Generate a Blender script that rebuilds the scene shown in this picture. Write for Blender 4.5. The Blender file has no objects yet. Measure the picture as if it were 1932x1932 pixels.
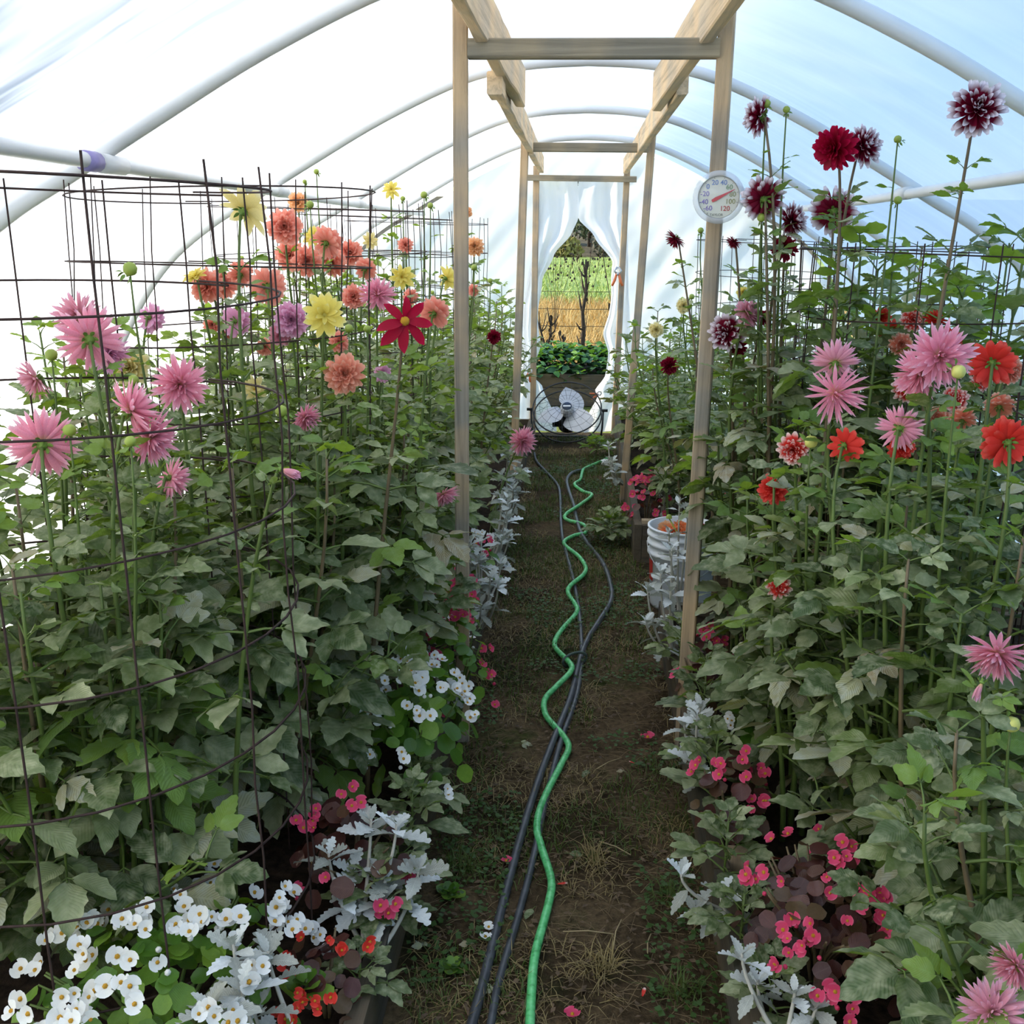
import bpy, math, random
from mathutils import Matrix, Vector, noise, Euler
R = math.radians
rnd = random.Random(7)
scene = bpy.context.scene
col = scene.collection

# ------------------------------------------------------------------ camera, sky, sun, exposure
FPX, CX, CY = 1932.0, 966.0, 966.0
cam_data = bpy.data.cameras.new('camera'); cam_data.sensor_width = 36; cam_data.sensor_height = 36
cam_data.lens = 36.0; cam_data.clip_start = 0.02; cam_data.clip_end = 900
cam = bpy.data.objects.new('camera', cam_data); col.objects.link(cam); scene.camera = cam
CAM_MAT = Matrix.Rotation(R(3.8), 4, 'Z') @ Matrix.Rotation(R(90 - 14.95), 4, 'X') @ Matrix.Rotation(R(0.4), 4, 'Z')
CAM_POS = Vector((0, 0, 1.6))
cam.matrix_world = Matrix.Translation(CAM_POS) @ CAM_MAT

SUN_DIR = Vector((-0.86, 0.20, 0.46)).normalized()
world = bpy.data.worlds.new('sky'); scene.world = world; world.use_nodes = True
wn = world.node_tree.nodes; wl = world.node_tree.links; wn.clear()
sky = wn.new('ShaderNodeTexSky'); sky.sky_type = 'NISHITA'; sky.sun_disc = False
sky.sun_elevation = math.asin(SUN_DIR.z); sky.sun_rotation = math.atan2(SUN_DIR.x, SUN_DIR.y)
sky.air_density = 1.2; sky.dust_density = 0.3; sky.ozone_density = 2.6
wbg = wn.new('ShaderNodeBackground'); wbg.inputs['Strength'].default_value = 0.50
wout = wn.new('ShaderNodeOutputWorld'); wl.new(sky.outputs[0], wbg.inputs[0]); wl.new(wbg.outputs[0], wout.inputs[0])
sd = bpy.data.lights.new('sun', 'SUN'); sd.energy = 8.0; sd.angle = R(0.6); sd.color = (1.0, 0.88, 0.69)
sun = bpy.data.objects.new('sun', sd); col.objects.link(sun); sun.location = (-20, 8, 14)
sun.rotation_euler = (-SUN_DIR).to_track_quat('-Z', 'Y').to_euler()
vs = scene.view_settings; scene.display_settings.display_device = 'sRGB'
vs.view_transform = 'Standard'; vs.look = 'None'; vs.gamma = 1.0; vs.use_curve_mapping = False
vs.exposure = -0.40
try:
    scene.cycles.max_bounces = 5; scene.cycles.diffuse_bounces = 2; scene.cycles.use_adaptive_sampling = True; scene.cycles.adaptive_threshold = 0.10; scene.cycles.adaptive_min_samples = 16; scene.cycles.transparent_max_bounces = 10
    scene.cycles.transmission_bounces = 6
except Exception:
    pass

def ray(px, py):
    return CAM_MAT.to_3x3() @ Vector(((px - CX) / FPX, -(py - CY) / FPX, -1.0))
def at(px, py, Y):
    d = ray(px, py); return CAM_POS + d * (Y / d.y)
def atz(px, py, Z):
    d = ray(px, py); return CAM_POS + d * ((Z - 1.6) / d.z)
def depth_of(p):
    return -(CAM_MAT.to_3x3().transposed() @ (Vector(p) - CAM_POS)).z

# ------------------------------------------------------------------ materials
MATS = {}
def mat(name):
    m = bpy.data.materials.new(name); m.use_nodes = True; m.node_tree.nodes.clear(); MATS[name] = m
    return m, m.node_tree.nodes, m.node_tree.links
def N(nodes, t, **kw):
    n = nodes.new(t)
    for k, v in kw.items():
        if k in n.inputs.keys(): n.inputs[k].default_value = v
        else: setattr(n, k, v)
    return n
def ramp(nodes, stops, interp='LINEAR'):
    r = nodes.new('ShaderNodeValToRGB'); cr = r.color_ramp; cr.interpolation = interp
    while len(cr.elements) > 1: cr.elements.remove(cr.elements[-1])
    cr.elements[0].position = stops[0][0]; cr.elements[0].color = (*stops[0][1], 1)
    for p, c in stops[1:]:
        e = cr.elements.new(p); e.color = (*c, 1)
    return r
def srgb(*c):
    return tuple(((v / 255) / 12.92 if v / 255 < 0.04045 else ((v / 255 + 0.055) / 1.055) ** 2.4) for v in c)
def mathn(nodes, links, op, a, b=None):
    n = nodes.new('ShaderNodeMath'); n.operation = op
    for i, v in enumerate((a, b)):
        if v is None: continue
        if isinstance(v, (int, float)): n.inputs[i].default_value = v
        else: links.new(v, n.inputs[i])
    return n.outputs[0]

def simple(name, color, rough=0.6, metal=0.0, vary=0.12, scale=14.0, bump=0.0, spec=0.5):
    m, n, l = mat(name)
    tc = N(n, 'ShaderNodeTexCoord'); nz = N(n, 'ShaderNodeTexNoise', Scale=scale, Detail=4.0)
    l.new(tc.outputs['Object'], nz.inputs['Vector'])
    c1 = tuple(max(0, c * (1 - vary)) for c in color); c2 = tuple(min(1, c * (1 + vary)) for c in color)
    r = ramp(n, [(0.3, c1), (0.7, c2)]); l.new(nz.outputs['Fac'], r.inputs[0])
    p = N(n, 'ShaderNodeBsdfPrincipled', Roughness=rough, Metallic=metal)
    p.inputs['Specular IOR Level'].default_value = spec
    l.new(r.outputs[0], p.inputs['Base Color'])
    if bump:
        b = N(n, 'ShaderNodeBump', Strength=bump, Distance=0.01); l.new(nz.outputs['Fac'], b.inputs['Height']); l.new(b.outputs[0], p.inputs['Normal'])
    o = N(n, 'ShaderNodeOutputMaterial'); l.new(p.outputs[0], o.inputs[0])
    return m

def leaf_mat(name, stops, trans, tw=0.35, rough=0.55, dust=0.0, dustcol=(0.42, 0.45, 0.40), vein=0.35, spec=0.35, back=1.0):
    """stops: colours picked per leaf (object random); trans: colour of light shining through; dust: pale powdery bloom in patches"""
    m, n, l = mat(name)
    oi = N(n, 'ShaderNodeObjectInfo'); tc = N(n, 'ShaderNodeTexCoord')
    r = ramp(n, stops); l.new(oi.outputs['Random'], r.inputs[0])
    off = N(n, 'ShaderNodeVectorMath', operation='MULTIPLY_ADD')
    l.new(oi.outputs['Random'], off.inputs[0]); off.inputs[1].default_value = (37, 91, 53); l.new(tc.outputs['Object'], off.inputs[2])
    nz = N(n, 'ShaderNodeTexNoise', Scale=7.0, Detail=2.0, Roughness=0.65); l.new(off.outputs[0], nz.inputs['Vector'])
    sep = N(n, 'ShaderNodeSeparateXYZ'); l.new(tc.outputs['UV'], sep.inputs[0])
    # veins from the leaf's own UV: u across (-0.5..0.5 stored 0..1), v along
    au = mathn(n, l, 'ABSOLUTE', mathn(n, l, 'SUBTRACT', sep.outputs[0], 0.5))
    s = mathn(n, l, 'SINE', mathn(n, l, 'MULTIPLY', mathn(n, l, 'SUBTRACT', sep.outputs[1], mathn(n, l, 'MULTIPLY', au, 0.55)), 44.0))
    vn = mathn(n, l, 'POWER', mathn(n, l, 'ABSOLUTE', s), 5.0)
    mid = mathn(n, l, 'LESS_THAN', au, 0.035)
    vv = mathn(n, l, 'MAXIMUM', mathn(n, l, 'SUBTRACT', 1.0, mathn(n, l, 'MULTIPLY', vn, 1.0)), mid)
    vmask = mathn(n, l, 'MULTIPLY', mathn(n, l, 'POWER', vv, 6.0), vein)
    mx = N(n, 'ShaderNodeMix', data_type='RGBA'); mx.blend_type = 'MIX'
    l.new(vmask, mx.inputs[0]); l.new(r.outputs[0], mx.inputs[6]); mx.inputs[7].default_value = (*[min(1, c * 1.9 + 0.03) for c in stops[len(stops) // 2][1]], 1)
    cur = mx.outputs[2]
    if dust:
        dr = ramp(n, [(0.42, (0, 0, 0)), (0.72, (1, 1, 1))]); l.new(nz.outputs['Fac'], dr.inputs[0])
        dm = N(n, 'ShaderNodeMix', data_type='RGBA'); l.new(mathn(n, l, 'MULTIPLY', dr.outputs[0], dust), dm.inputs[0])
        l.new(cur, dm.inputs[6]); dm.inputs[7].default_value = (*dustcol, 1); cur = dm.outputs[2]
    hs = N(n, 'ShaderNodeHueSaturation'); l.new(cur, hs.inputs['Color'])
    mr = N(n, 'ShaderNodeMapRange'); mr.inputs['To Min'].default_value = 0.75; mr.inputs['To Max'].default_value = 1.3
    l.new(nz.outputs['Fac'], mr.inputs[0]); l.new(mr.outputs[0], hs.inputs['Value']); cur = hs.outputs[0]
    p = N(n, 'ShaderNodeBsdfPrincipled', Roughness=rough); p.inputs['Specular IOR Level'].default_value = spec
    l.new(cur, p.inputs['Base Color'])
    b = N(n, 'ShaderNodeBump', Strength=0.18, Distance=0.004); l.new(vv, b.inputs['Height']); l.new(b.outputs[0], p.inputs['Normal'])
    t = N(n, 'ShaderNodeBsdfTranslucent'); t.inputs[0].default_value = (*trans, 1)
    ms = N(n, 'ShaderNodeMixShader'); ms.inputs[0].default_value = tw
    l.new(p.outputs[0], ms.inputs[1]); l.new(t.outputs[0], ms.inputs[2])
    o = N(n, 'ShaderNodeOutputMaterial'); l.new(ms.outputs[0], o.inputs[0])
    return m

def petal_mat(name, base, mid, tip, tw=0.35, p1=0.3, p2=0.75):
    """colour runs from the petal's base to its tip, as petals do"""
    m, n, l = mat(name)
    tc = N(n, 'ShaderNodeTexCoord'); sep = N(n, 'ShaderNodeSeparateXYZ'); l.new(tc.outputs['UV'], sep.inputs[0])
    oi = N(n, 'ShaderNodeObjectInfo')
    r = ramp(n, [(0.0, base), (p1, mid), (p2, mid), (min(1.0, p2 + 0.25), tip)]); l.new(sep.outputs[1], r.inputs[0])
    nz = N(n, 'ShaderNodeTexNoise', Scale=30.0, Detail=3.0); l.new(tc.outputs['Object'], nz.inputs['Vector'])
    hs = N(n, 'ShaderNodeHueSaturation'); l.new(r.outputs[0], hs.inputs['Color'])
    mr = N(n, 'ShaderNodeMapRange'); mr.inputs['To Min'].default_value = 0.82; mr.inputs['To Max'].default_value = 1.15
    l.new(nz.outputs['Fac'], mr.inputs[0]); l.new(mr.outputs[0], hs.inputs['Value'])
    p = N(n, 'ShaderNodeBsdfPrincipled', Roughness=0.55); p.inputs['Specular IOR Level'].default_value = 0.25
    l.new(hs.outputs[0], p.inputs['Base Color'])
    t = N(n, 'ShaderNodeBsdfTranslucent'); l.new(hs.outputs[0], t.inputs[0])
    ms = N(n, 'ShaderNodeMixShader'); ms.inputs[0].default_value = tw
    l.new(p.outputs[0], ms.inputs[1]); l.new(t.outputs[0], ms.inputs[2])
    o = N(n, 'ShaderNodeOutputMaterial'); l.new(ms.outputs[0], o.inputs[0])
    return m

def wood_mat(name, axis, warm, grey, sat=1.0):
    m, n, l = mat(name)
    tc = N(n, 'ShaderNodeTexCoord'); mp = N(n, 'ShaderNodeMapping'); l.new(tc.outputs['Object'], mp.inputs[0])
    sc = [38.0, 38.0, 38.0]; sc['XYZ'.index(axis)] = 1.6; mp.inputs['Scale'].default_value = sc
    oi = N(n, 'ShaderNodeObjectInfo'); va = N(n, 'ShaderNodeVectorMath', operation='MULTIPLY_ADD')
    l.new(oi.outputs['Random'], va.inputs[0]); va.inputs[1].default_value = (17, 31, 23); l.new(mp.outputs[0], va.inputs[2])
    g = N(n, 'ShaderNodeTexNoise', Scale=1.0, Detail=6.0, Roughness=0.7, Distortion=0.6); l.new(va.outputs[0], g.inputs['Vector'])
    big = N(n, 'ShaderNodeTexNoise', Scale=3.2, Detail=3.0); l.new(tc.outputs['Object'], big.inputs['Vector'])
    r1 = ramp(n, [(0.25, tuple(c * 0.55 for c in warm)), (0.5, warm), (0.8, tuple(min(1, c * 1.25) for c in warm))]); l.new(g.outputs['Fac'], r1.inputs[0])
    r2 = ramp(n, [(0.25, tuple(c * 0.5 for c in grey)), (0.55, grey), (0.8, tuple(min(1, c * 1.3) for c in grey))]); l.new(g.outputs['Fac'], r2.inputs[0])
    br = ramp(n, [(0.42, (0, 0, 0)), (0.6, (1, 1, 1))]); l.new(big.outputs['Fac'], br.inputs[0])
    mx = N(n, 'ShaderNodeMix', data_type='RGBA'); l.new(br.outputs[0], mx.inputs[0]); l.new(r1.outputs[0], mx.inputs[6]); l.new(r2.outputs[0], mx.inputs[7])
    p = N(n, 'ShaderNodeBsdfPrincipled', Roughness=0.8); p.inputs['Specular IOR Level'].default_value = 0.2
    l.new(mx.outputs[2], p.inputs['Base Color'])
    b = N(n, 'ShaderNodeBump', Strength=0.5, Distance=0.004); l.new(g.outputs['Fac'], b.inputs['Height']); l.new(b.outputs[0], p.inputs['Normal'])
    o = N(n, 'ShaderNodeOutputMaterial'); l.new(p.outputs[0], o.inputs[0])
    return m

def film_mat(name, trl, trp, dif, streak=0.25, tint=(0.96, 0.97, 0.985)):
    """milky greenhouse film: mostly scatters light through, a little goes straight through; blue-grey streaks darken it unevenly"""
    m, n, l = mat(name)
    tc = N(n, 'ShaderNodeTexCoord'); mp = N(n, 'ShaderNodeMapping'); l.new(tc.outputs['UV'], mp.inputs[0])
    mp.inputs['Rotation'].default_value = (0, 0, R(6)); mp.inputs['Scale'].default_value = (11.0, 1.5, 1)
    nz = N(n, 'ShaderNodeTexNoise', Scale=1.0, Detail=3.0, Roughness=0.6, Distortion=0.5); l.new(mp.outputs[0], nz.inputs['Vector'])
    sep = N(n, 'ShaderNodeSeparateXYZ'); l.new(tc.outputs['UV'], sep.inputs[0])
    # streaks are darkest in one patch (near end, one side), faint elsewhere
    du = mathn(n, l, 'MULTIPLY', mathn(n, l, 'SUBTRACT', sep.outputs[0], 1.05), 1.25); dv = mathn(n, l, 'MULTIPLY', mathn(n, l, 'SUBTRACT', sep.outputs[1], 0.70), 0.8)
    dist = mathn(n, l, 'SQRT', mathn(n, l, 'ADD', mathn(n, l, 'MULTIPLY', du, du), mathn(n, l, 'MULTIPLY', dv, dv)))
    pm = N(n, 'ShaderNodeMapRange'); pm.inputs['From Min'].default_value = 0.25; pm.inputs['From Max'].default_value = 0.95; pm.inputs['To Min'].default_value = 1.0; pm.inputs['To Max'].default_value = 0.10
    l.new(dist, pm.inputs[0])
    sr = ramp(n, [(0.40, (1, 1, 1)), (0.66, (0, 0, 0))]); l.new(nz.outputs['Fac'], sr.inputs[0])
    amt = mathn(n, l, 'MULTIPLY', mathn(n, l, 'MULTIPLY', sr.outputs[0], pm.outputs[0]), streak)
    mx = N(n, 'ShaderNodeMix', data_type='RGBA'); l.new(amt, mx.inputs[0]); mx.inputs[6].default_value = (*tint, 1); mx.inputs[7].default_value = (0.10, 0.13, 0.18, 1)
    t = N(n, 'ShaderNodeBsdfTranslucent'); l.new(mx.outputs[2], t.inputs[0])
    tp = N(n, 'ShaderNodeBsdfTransparent'); tp.inputs[0].default_value = (0.97, 0.98, 0.99, 1)
    d = N(n, 'ShaderNodeBsdfPrincipled', Roughness=0.35); d.inputs['Base Color'].default_value = (0.9, 0.92, 0.94, 1)
    s = trl + trp + dif
    m1 = N(n, 'ShaderNodeMixShader'); m1.inputs[0].default_value = trp / (trl + trp); l.new(t.outputs[0], m1.inputs[1]); l.new(tp.outputs[0], m1.inputs[2])
    m2 = N(n, 'ShaderNodeMixShader'); m2.inputs[0].default_value = dif / s; l.new(m1.outputs[0], m2.inputs[1]); l.new(d.outputs[0], m2.inputs[2])
    o = N(n, 'ShaderNodeOutputMaterial'); l.new(m2.outputs[0], o.inputs[0])
    return m

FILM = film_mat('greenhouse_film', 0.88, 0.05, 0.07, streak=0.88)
ENDF = film_mat('end_wall_film', 0.80, 0.05, 0.15, streak=0.15)
CURT = film_mat('curtain_film', 0.62, 0.05, 0.33, streak=0.10)
PVC = simple('white_pvc', (0.78, 0.78, 0.76), 0.4, vary=0.05, scale=6)
PRIMER = simple('purple_primer', srgb(150, 140, 190), 0.5, scale=30)
WOODZ = wood_mat('weathered_post', 'Z', srgb(202, 172, 134), srgb(160, 150, 134))
WOODX = wood_mat('weathered_crossbar', 'X', srgb(176, 158, 128), srgb(150, 142, 124))
WOODY = wood_mat('pale_beam', 'Y', srgb(240, 206, 160), srgb(226, 202, 168))
BOARDY = wood_mat('bed_board', 'Y', srgb(104, 90, 72), srgb(86, 80, 70))
BOARDX = wood_mat('bed_board_end', 'X', srgb(104, 90, 72), srgb(86, 80, 70))
WIRE = simple('rusty_wire', srgb(62, 44, 38), 0.75, metal=0.3, vary=0.35, scale=40)
SOIL = simple('dark_soil', srgb(44, 34, 26), 0.95, vary=0.5, scale=40, bump=0.8, spec=0.1)
STEM = simple('green_stem', srgb(90, 108, 46), 0.55, vary=0.18, scale=9)
STEMD = simple('bronze_stem', srgb(112, 94, 66), 0.55, vary=0.2, scale=9)
BLACKR = simple('black_rubber', srgb(44, 46, 52), 0.38, vary=0.2, scale=20)
HOSEG = None
SILVER_STEM = simple('felted_stem', srgb(196, 190, 176), 0.9, vary=0.12)
GOLD = simple('golden_disc', srgb(226, 166, 40), 0.8, vary=0.3, scale=120, bump=0.6)
CALYX = simple('green_calyx', srgb(112, 140, 56), 0.6, vary=0.2, scale=60)
BUDM = simple('green_bud', srgb(150, 166, 66), 0.5, vary=0.2, scale=60)

LEAF = leaf_mat('dahlia_leaf', [(0.0, srgb(46, 64, 34)), (0.3, srgb(74, 92, 54)), (0.55, srgb(106, 118, 80)), (0.8, srgb(150, 156, 116)), (1.0, srgb(96, 120, 42))],
                srgb(142, 176, 34), tw=0.25, dust=0.55, vein=0.18, dustcol=srgb(190, 188, 150))
LEAFG = leaf_mat('young_leaf', [(0.0, srgb(84, 110, 52)), (0.5, srgb(104, 132, 58)), (1.0, srgb(132, 154, 66))], srgb(156, 184, 48), tw=0.38, dust=0.12)
LEAFO = leaf_mat('aged_leaf', [(0.0, srgb(146, 148, 100)), (0.5, srgb(172, 170, 136)), (1.0, srgb(136, 112, 78))], srgb(150, 150, 60), tw=0.25, dust=0.6)
SILVER = leaf_mat('silver_felt_leaf', [(0.0, srgb(146, 146, 132)), (0.5, srgb(186, 188, 180)), (1.0, srgb(238, 242, 242))], srgb(176, 178, 156), tw=0.2, rough=0.9, vein=0.2, spec=0.1)
BEGL = leaf_mat('begonia_leaf', [(0.0, srgb(54, 88, 30)), (0.5, srgb(80, 118, 40)), (1.0, srgb(128, 158, 60))], srgb(152, 190, 36), tw=0.3, rough=0.28, vein=0.15)
BEGD = leaf_mat('bronze_begonia_leaf', [(0.0, srgb(54, 32, 30)), (0.5, srgb(84, 48, 40)), (1.0, srgb(92, 78, 52))], srgb(120, 40, 26), tw=0.2, rough=0.28, vein=0.15)
PET = {
    'pink': petal_mat('pink_petal', srgb(253, 206, 150), srgb(252, 168, 188), srgb(254, 210, 222), 0.42),
    'palepink': petal_mat('pale_pink_petal', srgb(250, 222, 150), srgb(246, 176, 190), srgb(246, 190, 214), 0.4),
    'mauve': petal_mat('mauve_petal', srgb(242, 176, 196), srgb(240, 170, 202), srgb(246, 200, 224), 0.4),
    'coral': petal_mat('coral_petal', srgb(253, 184, 112), srgb(253, 164, 142), srgb(254, 190, 170), 0.45),
    'salmon': petal_mat('salmon_petal', srgb(246, 140, 100), srgb(250, 166, 138), srgb(252, 192, 166), 0.42),
    'peach': petal_mat('peach_petal', srgb(252, 206, 110), srgb(252, 190, 130), srgb(252, 206, 170), 0.45),
    'yellow': petal_mat('yellow_petal', srgb(240, 214, 70), srgb(248, 228, 116), srgb(250, 240, 170), 0.42),
    'cream': petal_mat('pale_yellow_petal', srgb(246, 222, 120), srgb(250, 232, 160), srgb(252, 244, 206), 0.42),
    'red': petal_mat('red_petal', srgb(214, 40, 26), srgb(238, 62, 50), srgb(246, 104, 88), 0.35),
    'redwhite': petal_mat('red_petal_pale_tip', srgb(214, 40, 34), srgb(236, 70, 58), srgb(252, 226, 214), 0.38, 0.3, 0.68),
    'peachred': petal_mat('peach_striped_petal', srgb(246, 196, 120), srgb(246, 150, 120), srgb(252, 220, 196), 0.42),
    'burgundy': petal_mat('burgundy_petal', srgb(150, 0, 40), srgb(168, 6, 46), srgb(190, 10, 66), 0.4),
    'bicolor': petal_mat('burgundy_petal_white_tip', srgb(84, 0, 24), srgb(130, 10, 44), srgb(254, 240, 244), 0.3, 0.35, 0.66),
    'darkred': petal_mat('dark_red_petal', srgb(90, 4, 22), srgb(128, 10, 36), srgb(150, 20, 50), 0.3),
    'white': petal_mat('white_petal', srgb(250, 246, 214), srgb(252, 250, 244), srgb(252, 252, 250), 0.3),
    'hotpink': petal_mat('hot_pink_petal', srgb(240, 110, 130), srgb(232, 76, 116), srgb(240, 120, 150), 0.35),
    'orange': petal_mat('orange_petal', srgb(250, 150, 50), srgb(252, 140, 80), srgb(252, 180, 130), 0.4),
}

# ------------------------------------------------------------------ mesh helpers
class MB:
    def __init__(s): s.v = []; s.f = []; s.m = []; s.uv = []; s.sm = []
    def add(s, verts, faces, mi=0, uvs=None, smooth=True):
        o = len(s.v); s.v.extend(Vector(p) for p in verts)
        s.uv.extend(uvs if uvs else [(0.5, 0.5)] * len(verts))
        for f in faces: s.f.append(tuple(i + o for i in f)); s.m.append(mi); s.sm.append(smooth)
    def box(s, lo, hi, mi=0, mtx=None):
        x0, y0, z0 = lo; x1, y1, z1 = hi
        vs_ = [Vector(p) for p in ((x0,y0,z0),(x1,y0,z0),(x1,y1,z0),(x0,y1,z0),(x0,y0,z1),(x1,y0,z1),(x1,y1,z1),(x0,y1,z1))]
        if mtx: vs_ = [mtx @ p for p in vs_]
        s.add(vs_, [(0,3,2,1),(4,5,6,7),(0,1,5,4),(1,2,6,5),(2,3,7,6),(3,0,4,7)], mi, smooth=False)
    def tube(s, pts, rad, sides=6, mi=0, cap=True):
        pts = [Vector(p) for p in pts]; n = len(pts)
        rr = rad if isinstance(rad, (list, tuple)) else [rad] * n
        vs_ = []; up = Vector((0.13, 0.31, 0.94)); prev = None
        for i, p in enumerate(pts):
            t = (pts[min(i + 1, n - 1)] - pts[max(i - 1, 0)])
            t = t.normalized() if t.length > 1e-9 else Vector((0, 0, 1))
            if prev is None:
                a = t.cross(up)
                if a.length < 0.05: a = t.cross(Vector((1, 0, 0)))
                a.normalize()
            else:
                a = prev - t * prev.dot(t); a.normalize()
            prev = a; b = t.cross(a)
            for k in range(sides):
                an = 2 * math.pi * k / sides
                vs_.append(p + (a * math.cos(an) + b * math.sin(an)) * rr[i])
        fs = []
        for i in range(n - 1):
            for k in range(sides):
                k2 = (k + 1) % sides
                fs.append((i * sides + k, i * sides + k2, (i + 1) * sides + k2, (i + 1) * sides + k))
        if cap:
            fs.append(tuple(reversed(range(sides)))); fs.append(tuple((n - 1) * sides + k for k in range(sides)))
        s.add(vs_, fs, mi, [(0.5, (i // sides) / max(1, n - 1)) for i in range(n * sides)])
    def lathe(s, prof, sides=24, mi=0, mtx=None, smooth=True):
        n = len(prof); vs_ = []
        for r_, z in prof:
            for k in range(sides):
                a = 2 * math.pi * k / sides; p = Vector((r_ * math.cos(a), r_ * math.sin(a), z))
                vs_.append(mtx @ p if mtx else p)
        fs = []
        for i in range(n - 1):
            for k in range(sides):
                k2 = (k + 1) % sides
                fs.append((i * sides + k, i * sides + k2, (i + 1) * sides + k2, (i + 1) * sides + k))
        s.add(vs_, fs, mi, smooth=smooth)
    def merge(s, o, mtx, mi=None):
        b = len(s.v); s.v.extend(mtx @ p for p in o.v); s.uv.extend(o.uv)
        for f, m_, sm in zip(o.f, o.m, o.sm): s.f.append(tuple(i + b for i in f)); s.m.append(m_ if mi is None else mi); s.sm.append(sm)
    def mesh(s, name, mats):
        me = bpy.data.meshes.new(name); me.from_pydata([tuple(p) for p in s.v], [], s.f)
        for m_ in (mats if isinstance(mats, (list, tuple)) else [mats]): me.materials.append(m_)
        me.polygons.foreach_set('material_index', s.m); me.polygons.foreach_set('use_smooth', s.sm)
        ul = me.uv_layers.new(name='UVMap'); buf = []
        for f in s.f:
            for i in f: buf.extend(s.uv[i])
        ul.data.foreach_set('uv', buf); me.update()
        return me

def link(name, me, parent=None, mtx=None, label=None, cat=None, group=None, kind=None):
    o = bpy.data.objects.new(name, me); col.objects.link(o)
    if parent is not None: o.parent = parent
    if mtx is not None: o.matrix_basis = mtx
    if label: o['label'] = label
    if cat: o['category'] = cat
    if group: o['group'] = group
    if kind: o['kind'] = kind
    return o
def thing(name, label, cat, loc=(0, 0, 0), group=None, kind=None, rot=None):
    m = Matrix.Translation(Vector(loc))
    if rot is not None: m = m @ rot
    o = link(name, None, None, m, label, cat, group, kind); o.empty_display_size = 0.05
    return o
T = Matrix.Translation
def Rot(a, ax): return Matrix.Rotation(a, 4, ax)
def S(x, y=None, z=None):
    if y is None: y = z = x
    return Matrix.Diagonal((x, y, z, 1))
def align_z(d):
    return Vector(d).normalized().to_track_quat('Z', 'Y').to_matrix().to_4x4()
def catmull(pts, sub=6):
    pts = [Vector(p) for p in pts]; out = []
    for i in range(len(pts) - 1):
        p0 = pts[max(i - 1, 0)]; p1 = pts[i]; p2 = pts[i + 1]; p3 = pts[min(i + 2, len(pts) - 1)]
        for k in range(sub):
            t = k / sub; t2 = t * t; t3 = t2 * t
            out.append(0.5 * ((2 * p1) + (p2 - p0) * t + (2 * p0 - 5 * p1 + 4 * p2 - p3) * t2 + (3 * p1 - p0 - 3 * p2 + p3) * t3))
    out.append(pts[-1]); return out
def bez(p0, p1, p2, p3, n):
    out = []
    for i in range(n + 1):
        t = i / n; u = 1 - t
        out.append(p0 * u**3 + p1 * 3 * u * u * t + p2 * 3 * u * t * t + p3 * t**3)
    return out

# ------------------------------------------------------------------ the tunnel: film, hoops, purlins
ARCH = [(0.0, 2.305), (0.26, 2.29), (0.52, 2.235), (0.86, 2.085), (1.16, 1.92), (1.43, 1.765), (1.63, 1.65), (1.83, 1.49), (2.0, 1.265), (2.16, 0.95), (2.27, 0.55), (2.32, 0.0)]
arch_half = catmull([Vector((x, 0, z)) for x, z in ARCH], 5)
arch_full = [Vector((-p.x, 0, p.z)) for p in reversed(arch_half[1:])] + arch_half
END_Y = 8.66; START_Y = -2.0
HOOPS_Y = [-0.35, 1.28, 2.9, 4.52, 6.15, 7.78]
def build_cover():
    mb = MB(); na = len(arch_full); ny = 190; vs_ = []; uv = []
    for j in range(ny + 1):
        y = START_Y + (END_Y - START_Y) * j / ny
        dh = min(abs(y - h) for h in HOOPS_Y + [END_Y])
        for i, p in enumerate(arch_full):
            a = i / (na - 1)
            c = Vector((0, 0, 0.2)); d = Vector((p.x, 0, p.z)) - c; d.normalize()
            sag = -0.022 * min(1.0, dh / 0.8)
            w = noise.noise(Vector((a * 9.0 + y * 0.9, y * 1.1 - a * 3, 1.7))) * 0.012
            w += noise.noise(Vector((a * 36 + y * 5.0, y * 1.5, 5.1))) * 0.007 * min(1, dh / 0.25)
            q = p + d * (0.030 + (sag + w) * min(1, dh / 0.1 + 0.0))
            vs_.append((q.x, y, q.z)); uv.append((y * 0.5, a * 3.2))
    fs = [(j * na + i, j * na + i + 1, (j + 1) * na + i + 1, (j + 1) * na + i) for j in range(ny) for i in range(na - 1)]
    mb.add(vs_, fs, 0, uv)
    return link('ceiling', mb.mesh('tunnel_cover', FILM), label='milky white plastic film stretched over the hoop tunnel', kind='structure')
build_cover()

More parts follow.
